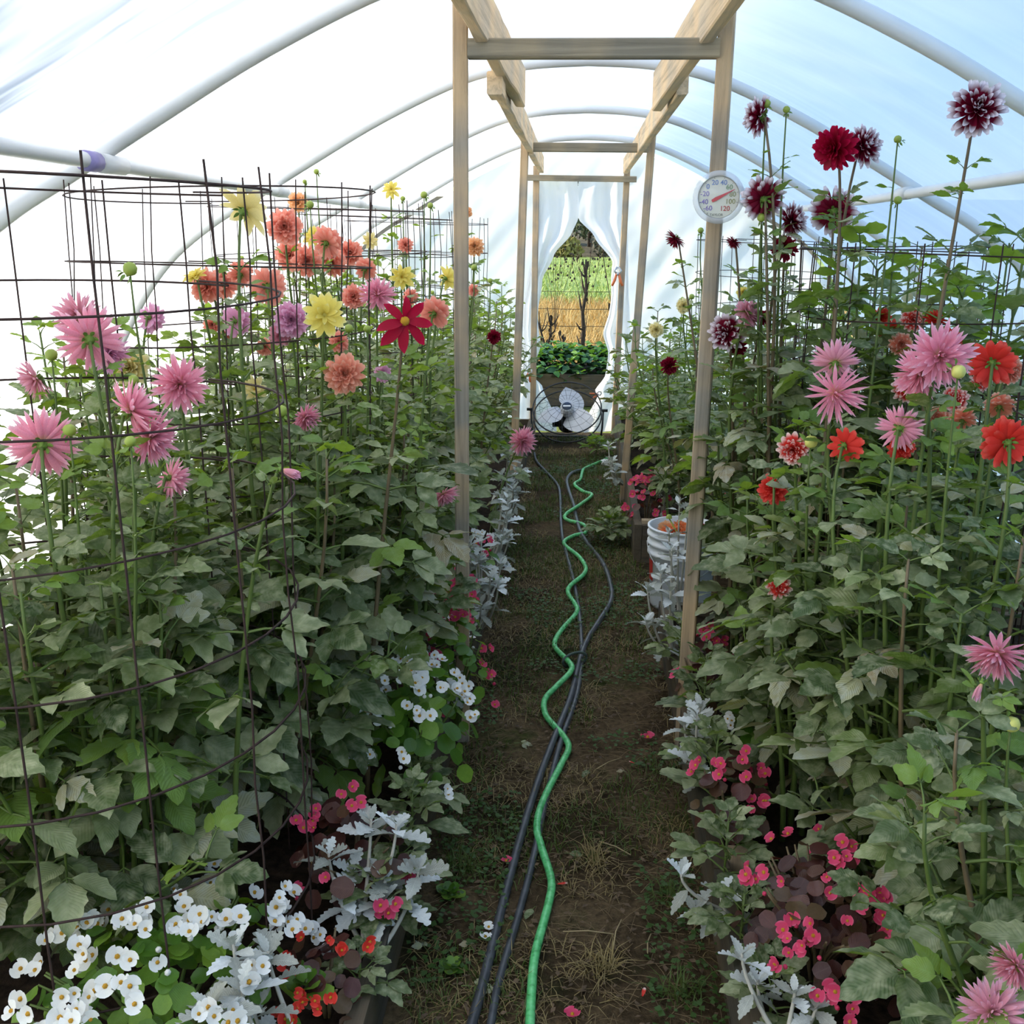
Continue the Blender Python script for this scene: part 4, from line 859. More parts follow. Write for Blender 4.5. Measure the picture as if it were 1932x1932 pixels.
begonia('large white begonia in the bottom corner by the pink dahlias', (-0.74, 1.52, 0.13), 0.28, 0.36, 0.25, 190, 170, 'white', 'green', 11, 0.045, 0.0195)
begonia('white begonia trailing over the bed edge by the nearer post', (-0.43, 2.56, 0.13), 0.16, 0.26, 0.32, 110, 84, 'white', 'green', 12, 0.050, 0.0185)
begonia('small red begonia low beside the nearest dusty miller', (-0.47, 1.68, 0.13), 0.10, 0.14, 0.14, 34, 20, 'red', 'bronze', 13, 0.035, 0.014)
begonia('pink begonia half hidden behind the tall dusty miller', (-0.50, 2.05, 0.12), 0.15, 0.22, 0.22, 60, 20, 'hotpink', 'bronze', 14, 0.045, 0.017)
begonia('pink and white begonia at the foot of the nearer left post', (-0.37, 2.98, 0.10), 0.11, 0.22, 0.36, 80, 46, ('hotpink', 'hotpink', 'white'), 'green', 15, 0.042, 0.019)
begonia('pink begonia behind the foot of the nearer left post', (-0.42, 3.35, 0.12), 0.10, 0.18, 0.34, 40, 22, 'hotpink', 'green', 23, 0.042, 0.019)
begonia('white begonia further along between silver dusty millers', (-0.42, 4.0, 0.12), 0.12, 0.3, 0.28, 40, 24, ('white', 'hotpink'), 'green', 16, 0.045, 0.018)
begonia('bronze-leaved pink begonia spreading in the near corner by the path', (0.52, 1.85, 0.13), 0.17, 0.24, 0.26, 150, 60, 'hotpink', 'bronze', 17, 0.042, 0.0165, (-0.4, -0.5))
begonia('bronze-leaved rosy begonia just behind the near corner clump', (0.40, 2.32, 0.14), 0.10, 0.14, 0.24, 50, 26, 'hotpink', 'bronze', 18, 0.045, 0.017, (-0.3, -0.6))
begonia('pink begonia at the foot of the thermometer post', (0.41, 3.05, 0.12), 0.09, 0.22, 0.27, 40, 26, 'hotpink', 'bronze', 19, 0.042, 0.018, (-0.4, -0.5))
begonia('deep pink begonia on the corner of the far raised bed', (0.36, 5.22, 0.14), 0.10, 0.14, 0.26, 30, 34, 'hotpink', 'bronze', 20, 0.045, 0.021, (-0.4, -0.6))
begonia('pink begonia behind the bucket', (0.72, 4.75, 0.05), 0.16, 0.16, 0.34, 40, 22, 'hotpink', 'bronze', 21, 0.045, 0.02, (-0.4, -0.6))
begonia('small white begonia tucked among silver leaves before the thermometer post', (0.47, 2.62, 0.2), 0.05, 0.06, 0.16, 12, 5, 'white', 'green', 22, 0.04, 0.016, (-0.3, -0.7))

def tz(*pp): return [atz(*q) for q in pp]
miller('bright silver dusty miller beside the large white begonia', (-0.45, 1.46, 0.13), [atz(440, 1780, 0.37), atz(505, 1795, 0.33), atz(455, 1860, 0.33), atz(395, 1895, 0.34), atz(480, 1905, 0.27)], 0.085, 31, 2)
miller('tall silver dusty miller leaning out over the path', (-0.42, 1.86, 0.13), [atz(748, 1555, 0.34), atz(620, 1610, 0.30), atz(700, 1545, 0.34), atz(790, 1640, 0.24), atz(665, 1640, 0.25), atz(720, 1700, 0.2)], 0.085, 32, 4)
miller('small dusty miller beside the nearer left post', (-0.42, 2.95, 0.13), [(-0.42, 2.88, 0.36), (-0.37, 2.95, 0.28), (-0.46, 3.0, 0.33)], 0.06, 33, 3)
miller('dense silver dusty miller just past the nearer left post', (-0.39, 3.72, 0.13), [(-0.36 + rnd.uniform(-0.06, 0.08), 3.72 + rnd.uniform(-0.25, 0.25), 0.30 + rnd.uniform(0, 0.22)) for _ in range(9)], 0.085, 34, 3)
miller('silver dusty miller halfway to the second left post', (-0.40, 4.45, 0.13), [(-0.35 + rnd.uniform(-0.06, 0.07), 4.45 + rnd.uniform(-0.25, 0.25), 0.26 + rnd.uniform(0, 0.2)) for _ in range(7)], 0.085, 35, 3)
miller('far silver dusty miller near the second left post', (-0.40, 5.4, 0.13), [(-0.37 + rnd.uniform(-0.06, 0.06), 5.4 + rnd.uniform(-0.3, 0.3), 0.28 + rnd.uniform(0, 0.25)) for _ in range(8)], 0.09, 36, 3)
miller('silver dusty miller in the near corner over the bed stake', (0.42, 1.62, 0.14), [atz(1400, 1800, 0.30), atz(1500, 1870, 0.25), atz(1430, 1850, 0.24), atz(1540, 1900, 0.22)], 0.065, 37, 2)
miller('dusty miller with two cupped silver leaves leaning over the dirt', (0.41, 2.05, 0.12), [atz(1285, 1650, 0.26), atz(1310, 1720, 0.16), atz(1360, 1690, 0.22)], 0.085, 38, 4, 4)
miller('silver dusty miller at the foot of the thermometer post', (0.37, 2.62, 0.13), [(0.335, 2.56, 0.36), (0.31, 2.62, 0.30), (0.36, 2.7, 0.32), (0.32, 2.5, 0.26)], 0.08, 39, 3)
miller('dusty miller between the thermometer post and the bucket', (0.37, 3.5, 0.13), [(0.30, 3.5, 0.46), (0.26, 3.55, 0.38), (0.33, 3.42, 0.42), (0.25, 3.42, 0.30), (0.35, 3.65, 0.5)], 0.09, 40, 4)
miller('tall feathery dusty miller in front of the bucket', (0.42, 3.92, 0.13), [(0.40, 3.95, 0.62), (0.36, 3.9, 0.5), (0.44, 4.0, 0.56)], 0.07, 41, 4)
miller('dark dusty miller on the far bed corner beside deep pink begonia', (0.45, 5.35, 0.14), [(0.42 + rnd.uniform(-0.06, 0.1), 5.35 + rnd.uniform(-0.15, 0.15), 0.3 + rnd.uniform(0, 0.18)) for _ in range(6)], 0.075, 42, 2)
miller('pale dusty miller near the second right post', (0.26, 6.25, 0.13), [(0.24 + rnd.uniform(-0.06, 0.06), 6.2 + rnd.uniform(-0.2, 0.2), 0.26 + rnd.uniform(0, 0.16)) for _ in range(5)], 0.08, 43, 2)

# small leafy herbs at the path's edge
def herb(label, base, n_, size, mk, seed, h=0.06):
    rg = random.Random(seed); base = Vector(base); root = thing('leafy_herb', label, 'plant', base)
    mb = MB(); mb.tube([(0, 0, -0.01), (0.003, 0, h)], 0.003, 5); link('stem', mb.mesh('herb_stem', STEM), root)
    for k in range(n_):
        t = k / n_
        link('leaf', BLF['green'] if mk == 'round' else rg.choice(LEAFS[mk]), root, T((0, 0, h * (0.3 + 0.7 * t))) @ Rot(2.4 * k, 'Z') @ Rot(-R(10 + 45 * t), 'Y') @ S(size * (1.1 - 0.6 * t)))
herb('fresh light green herb low in the near bed edge', atz(578, 1890, 0.2) , 10, 0.05, 'round', 61, 0.05)
herb('dark leafy clump at the foot of the far raised bed', (0.17, 5.35, 0.0), 22, 0.16, 'std', 62, 0.16)
for k, (x, y, nn, sz, hh, lab) in enumerate(((0.37, 2.42, 16, 0.16, 0.26, 'green leafy shoot spilling over the bed board by the begonia'), (0.36, 2.12, 14, 0.15, 0.2, 'low leafy shoot on the bed board above the leaning dusty miller'), (0.39, 2.85, 18, 0.15, 0.3, 'grey-green leafy shoot in front of the thermometer post'), (-0.40, 2.28, 12, 0.13, 0.16, 'dark leafy shoot on the bed edge behind the tall dusty miller'), (0.36, 3.3, 14, 0.14, 0.24, 'leafy shoot just behind the thermometer post'))):
    herb(lab, (x, y, 0.11), nn, sz, 'std', 160 + k, hh)
for k, (x, y, nn, sz, hh, lab) in enumerate(((-0.43, 1.95, 14, 0.13, 0.15, 'low leafy shoot under the tall dusty miller'), (-0.41, 2.12, 12, 0.12, 0.14, 'low leafy shoot between the tall dusty miller and white begonia'), (0.37, 1.92, 14, 0.13, 0.16, 'low leafy shoot beside the bronze begonia on the board'), (0.40, 1.72, 12, 0.12, 0.14, 'low leafy shoot behind the corner dusty miller'), (-0.42, 1.74, 10, 0.1, 0.1, 'low leafy shoot by the red begonia'), (0.36, 2.62, 14, 0.13, 0.2, 'low leafy shoot under the post-foot dusty miller'), (-0.40, 2.45, 12, 0.12, 0.14, 'low leafy shoot below the trailing white begonia'))):
    herb(lab, (x, y, 0.10), nn, sz, 'std', 180 + k, hh)
herb('low leafy weed near the far doorway', (0.13, 7.7, 0.0), 16, 0.16, 'young', 63, 0.12)
herb('green weed seedling on the path beside the begonia', (-0.26, 1.95, 0.0), 8, 0.035, 'round', 64, 0.02)
herb('green weed seedling on the path under the tall dusty miller', (-0.30, 2.22, 0.0), 9, 0.04, 'round', 65, 0.02)

# ------------------------------------------------------------------ hoses
m, n, l = mat('green_hose'); tc = N(n, 'ShaderNodeTexCoord'); nz = N(n, 'ShaderNodeTexNoise', Scale=60.0, Detail=3.0); l.new(tc.outputs['Object'], nz.inputs['Vector'])
r = ramp(n, [(0.3, srgb(62, 152, 82)), (0.5, srgb(100, 200, 122)), (0.8, srgb(132, 218, 150))]); l.new(nz.outputs['Fac'], r.inputs[0])
p = N(n, 'ShaderNodeBsdfPrincipled', Roughness=0.35); l.new(r.outputs[0], p.inputs['Base Color']); o = N(n, 'ShaderNodeOutputMaterial'); l.new(p.outputs[0], o.inputs[0]); HOSEG = m
HOSEB = simple('weathered_black_pipe', srgb(70, 72, 76), 0.42, vary=0.3, scale=25)
def hose(name, label, pix, rad, z, m):
    pts = catmull([atz(px, py, zz if zz is not None else z) for px, py, zz in [(q[0], q[1], q[2] if len(q) > 2 else None) for q in pix]], 5)
    d = (pts[0] - pts[1]).normalized(); pts = [pts[0] + d * 0.9] + pts
    c = pts[0].copy(); mb = MB(); mb.tube([q - c for q in pts], rad, 10); return link(name, mb.mesh(name, m), mtx=T(c), label=label, cat='hose')
hose('garden_hose', 'bright green garden hose winding down the path', [(1000, 1932), (1003, 1870), (1010, 1800), (1035, 1705), (1040, 1660), (1022, 1600), (1013, 1560), (1025, 1510), (1060, 1440), (1073, 1410), (1060, 1385), (1030, 1350), (1028, 1320, 0.03), (1050, 1295, 0.04), (1076, 1268, 0.045), (1076, 1252, 0.045), (1050, 1225), (1047, 1210), (1060, 1188), (1085, 1160), (1088, 1145), (1072, 1120), (1076, 1105, 0.03), (1100, 1085, 0.035), (1105, 1070), (1092, 1050), (1067, 1030), (1066, 1020, 0.03), (1085, 1010), (1105, 1005), (1101, 990), (1070, 981), (1068, 970, 0.03), (1095, 952, 0.04), (1117, 934), (1100, 927), (1084, 914), (1095, 905), (1099, 890), (1105, 883), (1140, 868), (1150, 862)], 0.0108, 0.018, HOSEG)
hose('irrigation_pipe', 'black irrigation pipe bowing out towards the bucket', [(890, 1932), (915, 1840), (950, 1700), (985, 1570), (1020, 1460), (1055, 1370), (1075, 1320), (1088, 1270), (1097, 1235), (1112, 1200), (1135, 1165), (1154, 1130), (1150, 1095), (1136, 1060), (1112, 1030), (1096, 1005), (1088, 980), (1083, 955), (1073, 925), (1070, 905), (1080, 892), (1097, 887)], 0.0115, 0.016, HOSEB)
hose('irrigation_pipe', 'black irrigation pipe running on to the far left doorpost', [(926, 1932), (942, 1850), (980, 1720), (1006, 1620), (1032, 1500), (1058, 1400), (1086, 1320), (1096, 1262), (1097, 1210), (1092, 1150), (1082, 1095), (1070, 1050), (1062, 1020), (1058, 980), (1057, 940), (1052, 915), (1030, 890), (1012, 870), (1008, 855)], 0.0095, 0.012, HOSEB)
mb = MB(); mb.tube([Vector((0.055 * math.cos(a), 0, 0.03 + 0.028 * math.sin(a))) for a in [k * math.pi / 8 for k in range(17)]], 0.006, 6)
link('hose_tie', mb.mesh('hose_tie', simple('grey_tie', srgb(74, 88, 80), 0.7)), mtx=T(atz(1084, 1258, 0.0)) @ Rot(0.6, 'Z'), label='grey strap tying the hoses together on the path', cat='strap')

# ------------------------------------------------------------------ bucket of cut blooms
BUCKW = simple('white_bucket_plastic', (0.80, 0.82, 0.85), 0.4, vary=0.06, scale=5)
bk = Vector((0.47, 4.42, 0.0)); root = thing('bucket', 'white plastic bucket of cut dahlia heads behind the thermometer post', 'bucket', bk)
mb = MB(); mb.lathe([(0.001, 0.004), (0.132, 0.004), (0.135, 0.02), (0.146, 0.245), (0.155, 0.25), (0.155, 0.262), (0.147, 0.266), (0.148, 0.29), (0.157, 0.294), (0.157, 0.306), (0.149, 0.31), (0.150, 0.33), (0.159, 0.334), (0.159, 0.345), (0.151, 0.349), (0.152, 0.365), (0.158, 0.368), (0.158, 0.376), (0.147, 0.376), (0.142, 0.26), (0.128, 0.02), (0.001, 0.016)], 40)
link('shell', mb.mesh('bucket_shell', BUCKW), root)
def patch(a0, a1, z0, z1, r0, r1, m, name):
    mb = MB(); n_ = 8; vs_ = []
    for i in range(n_ + 1):
        a = R(a0 + (a1 - a0) * i / n_)
        vs_ += [(math.cos(a) * r0, math.sin(a) * r0, z0), (math.cos(a) * r1, math.sin(a) * r1, z1)]
    mb.add(vs_, [(2 * i, 2 * i + 2, 2 * i + 3, 2 * i + 1) for i in range(n_)]); return link(name, mb.mesh(name, m), root)
patch(186, 204, 0.13, 0.225, 0.1425, 0.1465, simple('red_label_print', srgb(170, 40, 34), 0.5), 'red_label')
mb = MB(); hp = [Vector((0.158 * math.cos(a), 0.158 * math.sin(a), 0.30 - 0.13 * math.sin((a - math.pi) ))) for a in [math.pi + k * math.pi / 16 for k in range(17)]]
mb.tube([Vector((q.x, q.y, 0.30 - 0.13 * math.sin(k / 16 * math.pi))) * 1.0 for k, q in enumerate(hp)], 0.0022, 5); link('bail', mb.mesh('bail', simple('steel_wire', (0.5, 0.5, 0.5), 0.35, 0.8)), root)
mb = MB(); mb.tube([(-0.06, -0.155, 0.18), (0, -0.166, 0.172), (0.06, -0.155, 0.18)], 0.011, 8); link('grip', mb.mesh('grip', BUCKW), root)
for k, (x, y, c, s_) in enumerate(((-0.055, -0.03, 'orange', 0.062), (0.02, -0.05, 'orange', 0.058), (0.085, -0.02, 'yellow', 0.05), (0.0, 0.06, 'orange', 0.055), (-0.07, 0.06, 'peach', 0.045), (0.08, 0.06, 'burgundy', 0.045))):
    o = link('cut_bloom', flower_mesh('decor', c, k % 2), None, T(bk + Vector((x, y, 0.335))) @ Rot(0.3 * math.sin(k * 2), 'X') @ S(s_), label='%s cut dahlia head in the white bucket, %s' % (CN.get(c, c), ['at the near rim', 'in the middle', 'beside the post', 'towards the back', 'against the far rim', 'in the back corner'][k]), cat='flower', group='cut blooms in the bucket')
mb = MB(); mb.tube([(-0.02, -0.09, 0.34), (-0.07, -0.05, 0.42)], 0.003, 5); mb.merge(dome(0.014, 0.018), T((-0.07, -0.05, 0.42)))
link('cut_bud', mb.mesh('cut_bud', BUDM), mtx=T(bk), label='green dahlia bud poking out of the bucket', cat='flower')

# ------------------------------------------------------------------ thermometer
th = at(1356, 372, 2.985); nrm = (CAM_POS - th).normalized()
nrm = Vector((nrm.x * 0.8, nrm.y, 0.02)).normalized()
xa = Vector((0, 0, 1)).cross(nrm).normalized(); ya = nrm.cross(xa)
thm = Matrix(((xa.x, ya.x, nrm.x), (xa.y, ya.y, nrm.y), (xa.z, ya.z, nrm.z))).to_4x4()
root = thing('thermometer', 'round clear-rimmed dial thermometer hung on the wooden post', 'thermometer', th, rot=thm)
RT = 0.071
m, n, l = mat('clear_plastic'); g = N(n, 'ShaderNodeBsdfPrincipled', Roughness=0.12); g.inputs['Base Color'].default_value = (0.9, 0.92, 0.94, 1); t = N(n, 'ShaderNodeBsdfTransparent'); t.inputs[0].default_value = (0.93, 0.94, 0.95, 1)
ms = N(n, 'ShaderNodeMixShader'); ms.inputs[0].default_value = 0.35; l.new(t.outputs[0], ms.inputs[1]); l.new(g.outputs[0], ms.inputs[2]); o = N(n, 'ShaderNodeOutputMaterial'); l.new(ms.outputs[0], o.inputs[0]); CLEAR = m
DIALM = simple('cream_dial', srgb(226, 222, 204), 0.5, vary=0.03)
mb = MB(); mb.lathe([(RT * 0.80, -0.010), (RT * 0.99, -0.010), (RT, -0.004), (RT * 0.99, 0.006), (RT * 0.86, 0.010), (RT * 0.79, 0.008), (RT * 0.78, -0.004)], 48); link('rim', mb.mesh('rim', CLEAR), root)
mb = MB(); mb.lathe([(0.0001, 0.0), (RT * 0.80, 0.0), (RT * 0.80, -0.006), (0.0001, -0.006)], 48, smooth=False); link('dial', mb.mesh('dial', DIALM), root)
mb = MB(); mb.lathe([(RT * 0.795, 0.0), (RT * 0.80, 0.004), (RT * 0.775, 0.004), (RT * 0.77, 0.0)], 48); link('bezel_ring', mb.mesh('bezel_ring', simple('grey_ring', srgb(150, 146, 130), 0.5)), root)
def txt(s_, x, y, size, colr):
    cu = bpy.data.curves.new('text', 'FONT'); cu.body = s_; cu.size = size; cu.align_x = 'CENTER'; cu.align_y = 'CENTER'; cu.extrude = 0.0002; cu.offset = size * 0.012
    ob = bpy.data.objects.new('tmp', cu); col.objects.link(ob); dg = bpy.context.evaluated_depsgraph_get()
    me = bpy.data.meshes.new_from_object(ob.evaluated_get(dg)); bpy.data.objects.remove(ob)
    me.materials.clear(); me.materials.append(colr)
    return link('number', me, root, T((x, y, 0.0008)))
INK = {k: simple('ink_' + k, srgb(*c), 0.6, vary=0.02) for k, c in (('purple', (132, 110, 176)), ('blue', (96, 124, 178)), ('green', (126, 156, 110)), ('olive', (150, 146, 84)), ('red', (190, 60, 60)), ('grey', (120, 120, 104)))}
def cc(x, y): return ((x - 910) / 720 * RT, -(y - 990) / 720 * RT)
for s_, x, y, c in (('-60', 625, 1290, 'purple'), ('-40', 505, 1120, 'purple'), ('-20', 525, 905, 'purple'), ('0', 600, 710, 'blue'), ('20', 790, 605, 'blue'), ('40', 1030, 605, 'blue'), ('60', 1190, 725, 'green'), ('80', 1290, 915, 'olive'), ('100', 1235, 1110, 'olive'), ('120', 1095, 1300, 'red')):
    txt(s_, *cc(x, y), 0.0185, INK[c])
txt('TAYLOR', *cc(870, 1470), 0.0095, INK['grey']).name = 'lettering'
txt('F', *cc(622, 1450), 0.0095, INK['grey']).name = 'lettering'
for k in range(10):
    a = R(225 - k * 30); mb = MB(); mb.box((RT * 0.70, -0.0005, 0.0004), (RT * 0.76, 0.0005, 0.001)); link('tick', mb.mesh('tick', INK['grey']), root, Rot(a, 'Z'))
ndl = Vector((1330 - 790, -(790 - 1070), 0)); mb = MB(); L = ndl.length / 720 * RT
mb.add([(-0.008, -0.0035, 0), (0.004, -0.005, 0), (L, -0.0006, 0), (L, 0.0006, 0), (0.004, 0.005, 0), (-0.008, 0.0035, 0), (-0.008, -0.0035, 0.001), (0.004, -0.005, 0.001), (L, -0.0006, 0.001), (L, 0.0006, 0.001), (0.004, 0.005, 0.001), (-0.008, 0.0035, 0.001)],
       [(0, 1, 2, 3, 4, 5), (11, 10, 9, 8, 7, 6)] + [(i, (i + 1) % 6, 6 + (i + 1) % 6, 6 + i) for i in range(6)], smooth=False)
q = cc(800, 1060); link('needle', mb.mesh('needle', simple('red_needle', srgb(206, 50, 60), 0.4)), root, T((q[0], q[1], 0.0022)) @ Rot(math.atan2(ndl.y, ndl.x), 'Z'))
mb = MB(); mb.lathe([(0.0001, 0.007), (RT * 0.4, 0.0066), (RT * 0.79, 0.0048)], 32); o = link('lens', mb.mesh('lens', CLEAR), root)
m, n, l = mat('thin_lens'); g = N(n, 'ShaderNodeBsdfGlossy', Roughness=0.05); t = N(n, 'ShaderNodeBsdfTransparent'); ms = N(n, 'ShaderNodeMixShader'); ms.inputs[0].default_value = 0.06; l.new(t.outputs[0], ms.inputs[1]); l.new(g.outputs[0], ms.inputs[2]); oo = N(n, 'ShaderNodeOutputMaterial'); l.new(ms.outputs[0], oo.inputs[0]); o.data.materials[0] = m
mb = MB(); mb.tube([(0, 0, -0.006), (0, 0, -0.045)], 0.006, 6); link('mount', mb.mesh('mount', simple('mount_metal', (0.4, 0.4, 0.4), 0.4, 0.6)), root)

# ------------------------------------------------------------------ doorway curtains and clamps
def curtain(label, edge, x_out, ph, dy):
    """edge: (z, x) of the free edge from top to bottom; gathered film with soft folds"""
    mb = MB(); nz_, nu = 70, 26; zs = [e[0] for e in edge]; vs_ = []; uv = []
    for k in range(nz_ + 1):
        z = zs[0] + (zs[-1] - zs[0]) * k / nz_
        for i in range(len(edge) - 1):
            if edge[i][0] >= z >= edge[i + 1][0] - 1e-9:
                t = (edge[i][0] - z) / (edge[i][0] - edge[i + 1][0] + 1e-9); t = t * t * (3 - 2 * t) * 0.5 + t * 0.5
                xe = edge[i][1] * (1 - t) + edge[i + 1][1] * t
                xo = edge[i][2] * (1 - t) + edge[i + 1][2] * t if len(edge[i]) > 2 else x_out
                break
        wd = abs(xe - xo)
        amp = 0.06 * min(1, 0.12 / max(wd, 0.03)) + 0.012
        for j in range(nu + 1):
            u = j / nu; x = xo + (xe - xo) * u
            y = END_Y - 0.04 + dy + amp * math.sin(u * 15 + ph + z * 1.3) * 0.55 + noise.noise(Vector((u * 3, z * 3.5, ph))) * 0.035 + noise.noise(Vector((u * 8 + z * 5, z * 4, ph + 3))) * 0.012
            if z < 0.35: y -= (0.35 - z) * 0.35 * u
            vs_.append((x + 0.012 * math.sin(z * 11 + ph) * u, y, z)); uv.append((u * 0.6, z * 0.6))
    mb.add(vs_, [(k * (nu + 1) + j, k * (nu + 1) + j + 1, (k + 1) * (nu + 1) + j + 1, (k + 1) * (nu + 1) + j) for k in range(nz_) for j in range(nu)], 0, uv)
    return link('plastic_curtain', mb.mesh('plastic_curtain', CURT), label=label, cat='curtain', group='film curtains of the far doorway')
curtain('milky plastic curtain tied back on the bright side of the far doorway', [(2.06, -0.055, -0.40), (1.76, -0.062, -0.41), (1.64, -0.10, -0.42), (1.46, -0.24, -0.43), (1.28, -0.345, -0.46), (1.05, -0.358, -0.50), (0.75, -0.35, -0.52), (0.58, -0.40, -0.50), (0.50, -0.41, -0.50), (0.40, -0.31, -0.50), (0.2, -0.24, -0.50), (0.03, -0.20, -0.50)], -0.41, 0.4, 0.0)
curtain('milky plastic curtain tied back on the bushy side of the far doorway', [(2.06, -0.05, 0.335), (1.76, -0.06, 0.34), (1.62, 0.07, 0.35), (1.42, 0.245, 0.36), (1.2, 0.225, 0.37), (1.0, 0.21, 0.39), (0.85, 0.185, 0.40), (0.7, 0.225, 0.42), (0.5, 0.19, 0.42), (0.37, 0.12, 0.42), (0.32, 0.15, 0.42), (0.15, 0.07, 0.42), (0.03, 0.03, 0.42)], 0.36, 2.1, 0.012)
ORG = simple('orange_grip', srgb(226, 120, 70), 0.5); STEEL = simple('clamp_steel', (0.55, 0.55, 0.56), 0.35, 0.7)
def clamp(label, pos, ang, sc=1.0):
    root = thing('spring_clamp', label, 'clamp', pos, 'spring clamps on the curtains', rot=Rot(ang, 'Y') @ S(sc))
    for s_ in (-1, 1):
        mb = MB(); mb.tube([(s_ * 0.006, 0, 0.005), (s_ * 0.02, 0, -0.045), (s_ * 0.034, 0, -0.075)], [0.008, 0.010, 0.008], 6); link('handle', mb.mesh('handle', ORG), root)
        mb = MB(); mb.tube([(s_ * 0.006, 0, 0.0), (s_ * 0.022, 0, 0.02), (s_ * 0.004, 0, 0.045)], 0.007, 6); link('jaw', mb.mesh('jaw', STEEL), root)
    mb = MB(); mb.tube([(0, -0.012, 0), (0, 0.012, 0)], 0.009, 8); link('spring', mb.mesh('spring', STEEL), root)
clamp('orange-handled clamp pinching the curtain near the second right post', (0.275, END_Y - 0.16, 1.33), 0.0, 1.25)
clamp('orange clamp low on the curtain by the fan', (-0.43, END_Y - 0.16, 0.52), 0.3, 0.9)
clamp('small clamp on the curtain edge just above the fan', (0.14, END_Y - 0.18, 0.36), 1.2, 0.8)

# ------------------------------------------------------------------ fan
fc = Vector((-0.105, 8.2, 0.265)); fn = Vector((-0.04, -math.cos(R(50)), math.sin(R(50)))).normalized()
xa = Vector((1, 0.0, 0)); xa = (xa - fn * xa.dot(fn)).normalized(); ya = fn.cross(xa)
fm = Matrix(((xa.x, ya.x, fn.x), (xa.y, ya.y, fn.y), (xa.z, ya.z, fn.z))).to_4x4()
root = thing('floor_fan', 'round metal floor fan tilted up in the far doorway', 'fan', fc, rot=fm)
RF = 0.275; FANB = simple('black_fan_metal', srgb(34, 34, 36), 0.5); BLADE = simple('grey_blade', (0.62, 0.62, 0.64), 0.4, 0.3)
def circ(r_, z, n_=48): return [(r_ * math.cos(2 * math.pi * k / n_), r_ * math.sin(2 * math.pi * k / n_), z) for k in range(n_ + 1)]
mb = MB(); mb.tube(circ(RF, 0.03), 0.006, 6, cap=False); mb.tube(circ(RF, -0.07), 0.006, 6, cap=False); link('cage_ring', mb.mesh('cage_ring', FANB), root)
for side, z0 in (('front_grille', 0.03), ('back_grille', -0.07)):
    mb = MB(); s_ = 1 if z0 > 0 else -1
    for k in range(20):
        a = 2 * math.pi * k / 20; mb.tube([(0.05 * math.cos(a), 0.05 * math.sin(a), z0 + s_ * 0.045), (0.16 * math.cos(a + 0.1), 0.16 * math.sin(a + 0.1), z0 + s_ * 0.035), (RF * math.cos(a + 0.2), RF * math.sin(a + 0.2), z0)], 0.0014, 4, cap=False)
    for r_ in (0.10, 0.16, 0.22): mb.tube(circ(r_, z0 + s_ * 0.045 * (1 - (r_ / RF) ** 2), 32), 0.0012, 4, cap=False)
    link(side, mb.mesh(side, FANB), root)
for k in range(3):
    mb = MB(); vs_ = []; n_ = 8
    for i in range(n_ + 1):
        t = i / n_; r_ = 0.04 + 0.205 * t; w = 0.04 + 0.115 * math.sin(math.pi * min(1, t * 0.8 + 0.12)) ; sw = 0.35 * t
        for u in (-1, 0, 1):
            a = sw + u * w / r_ * 0.75; a = max(-0.85, min(1.1, a)); vs_.append((r_ * math.cos(a), r_ * math.sin(a), 0.028 * u))
    mb.add(vs_, [q_ for i in range(n_) for q_ in ((i*3, i*3+1, i*3+4, i*3+3), (i*3+1, i*3+2, i*3+5, i*3+4))])
    link('blade', mb.mesh('blade', BLADE), root, T((0, 0, -0.02)) @ Rot(R(62 + 120 * k), 'Z'))
mb = MB(); mb.lathe([(0.05, -0.03), (0.055, 0.035), (0.052, 0.050), (0.0001, 0.052)], 20); link('hub', mb.mesh('hub', BLADE), root)
mb = MB(); mb.lathe([(0.040, 0.051), (0.039, 0.055), (0.0001, 0.055)], 20); link('hub_badge', mb.mesh('hub_badge', simple('blue_badge', srgb(50, 62, 82), 0.4)), root)
mb = MB(); mb.box((-0.030, -0.008, 0.055), (0.030, 0.006, 0.0565)); link('badge_stripe', mb.mesh('badge_stripe', simple('badge_white', (0.8, 0.8, 0.8), 0.5)), root)
mb = MB(); mb.lathe([(0.0001, -0.045), (0.06, -0.05), (0.08, -0.10), (0.08, -0.19), (0.05, -0.21), (0.0001, -0.212)], 16); mb.box((-0.125, -0.03, -0.17), (-0.06, 0.02, -0.11)); link('motor', mb.mesh('motor', FANB), root)
inv = fm.inverted()
def fl(p): return inv @ (Vector(p) - fc)
for s_ in (-1, 1):
    mb = MB(); x = fc.x + s_ * (RF + 0.016)
    mb.tube([fl((x, 8.21, 0.27)), fl((x - 0.006 * s_, 8.2, 0.12)), fl((x - 0.02 * s_, 8.19, 0.02))], 0.008, 6); mb.tube([fl((x - 0.02 * s_, 8.0, 0.012)), fl((x - 0.02 * s_, 8.4, 0.012))], 0.009, 6)
    link('stand_leg', mb.mesh('stand_leg', FANB), root)
    mb = MB(); mb.tube([fl((x - 0.012 * s_, 8.205, 0.268)), fl((x + 0.035 * s_, 8.205, 0.268))], 0.012, 8); link('tilt_knob', mb.mesh('tilt_knob', FANB), root)
mb = MB(); mb.tube([fl((fc.x - RF, 8.4, 0.012)), fl((fc.x + RF, 8.4, 0.012))], 0.009, 6); link('stand_bar', mb.mesh('stand_bar', FANB), root)

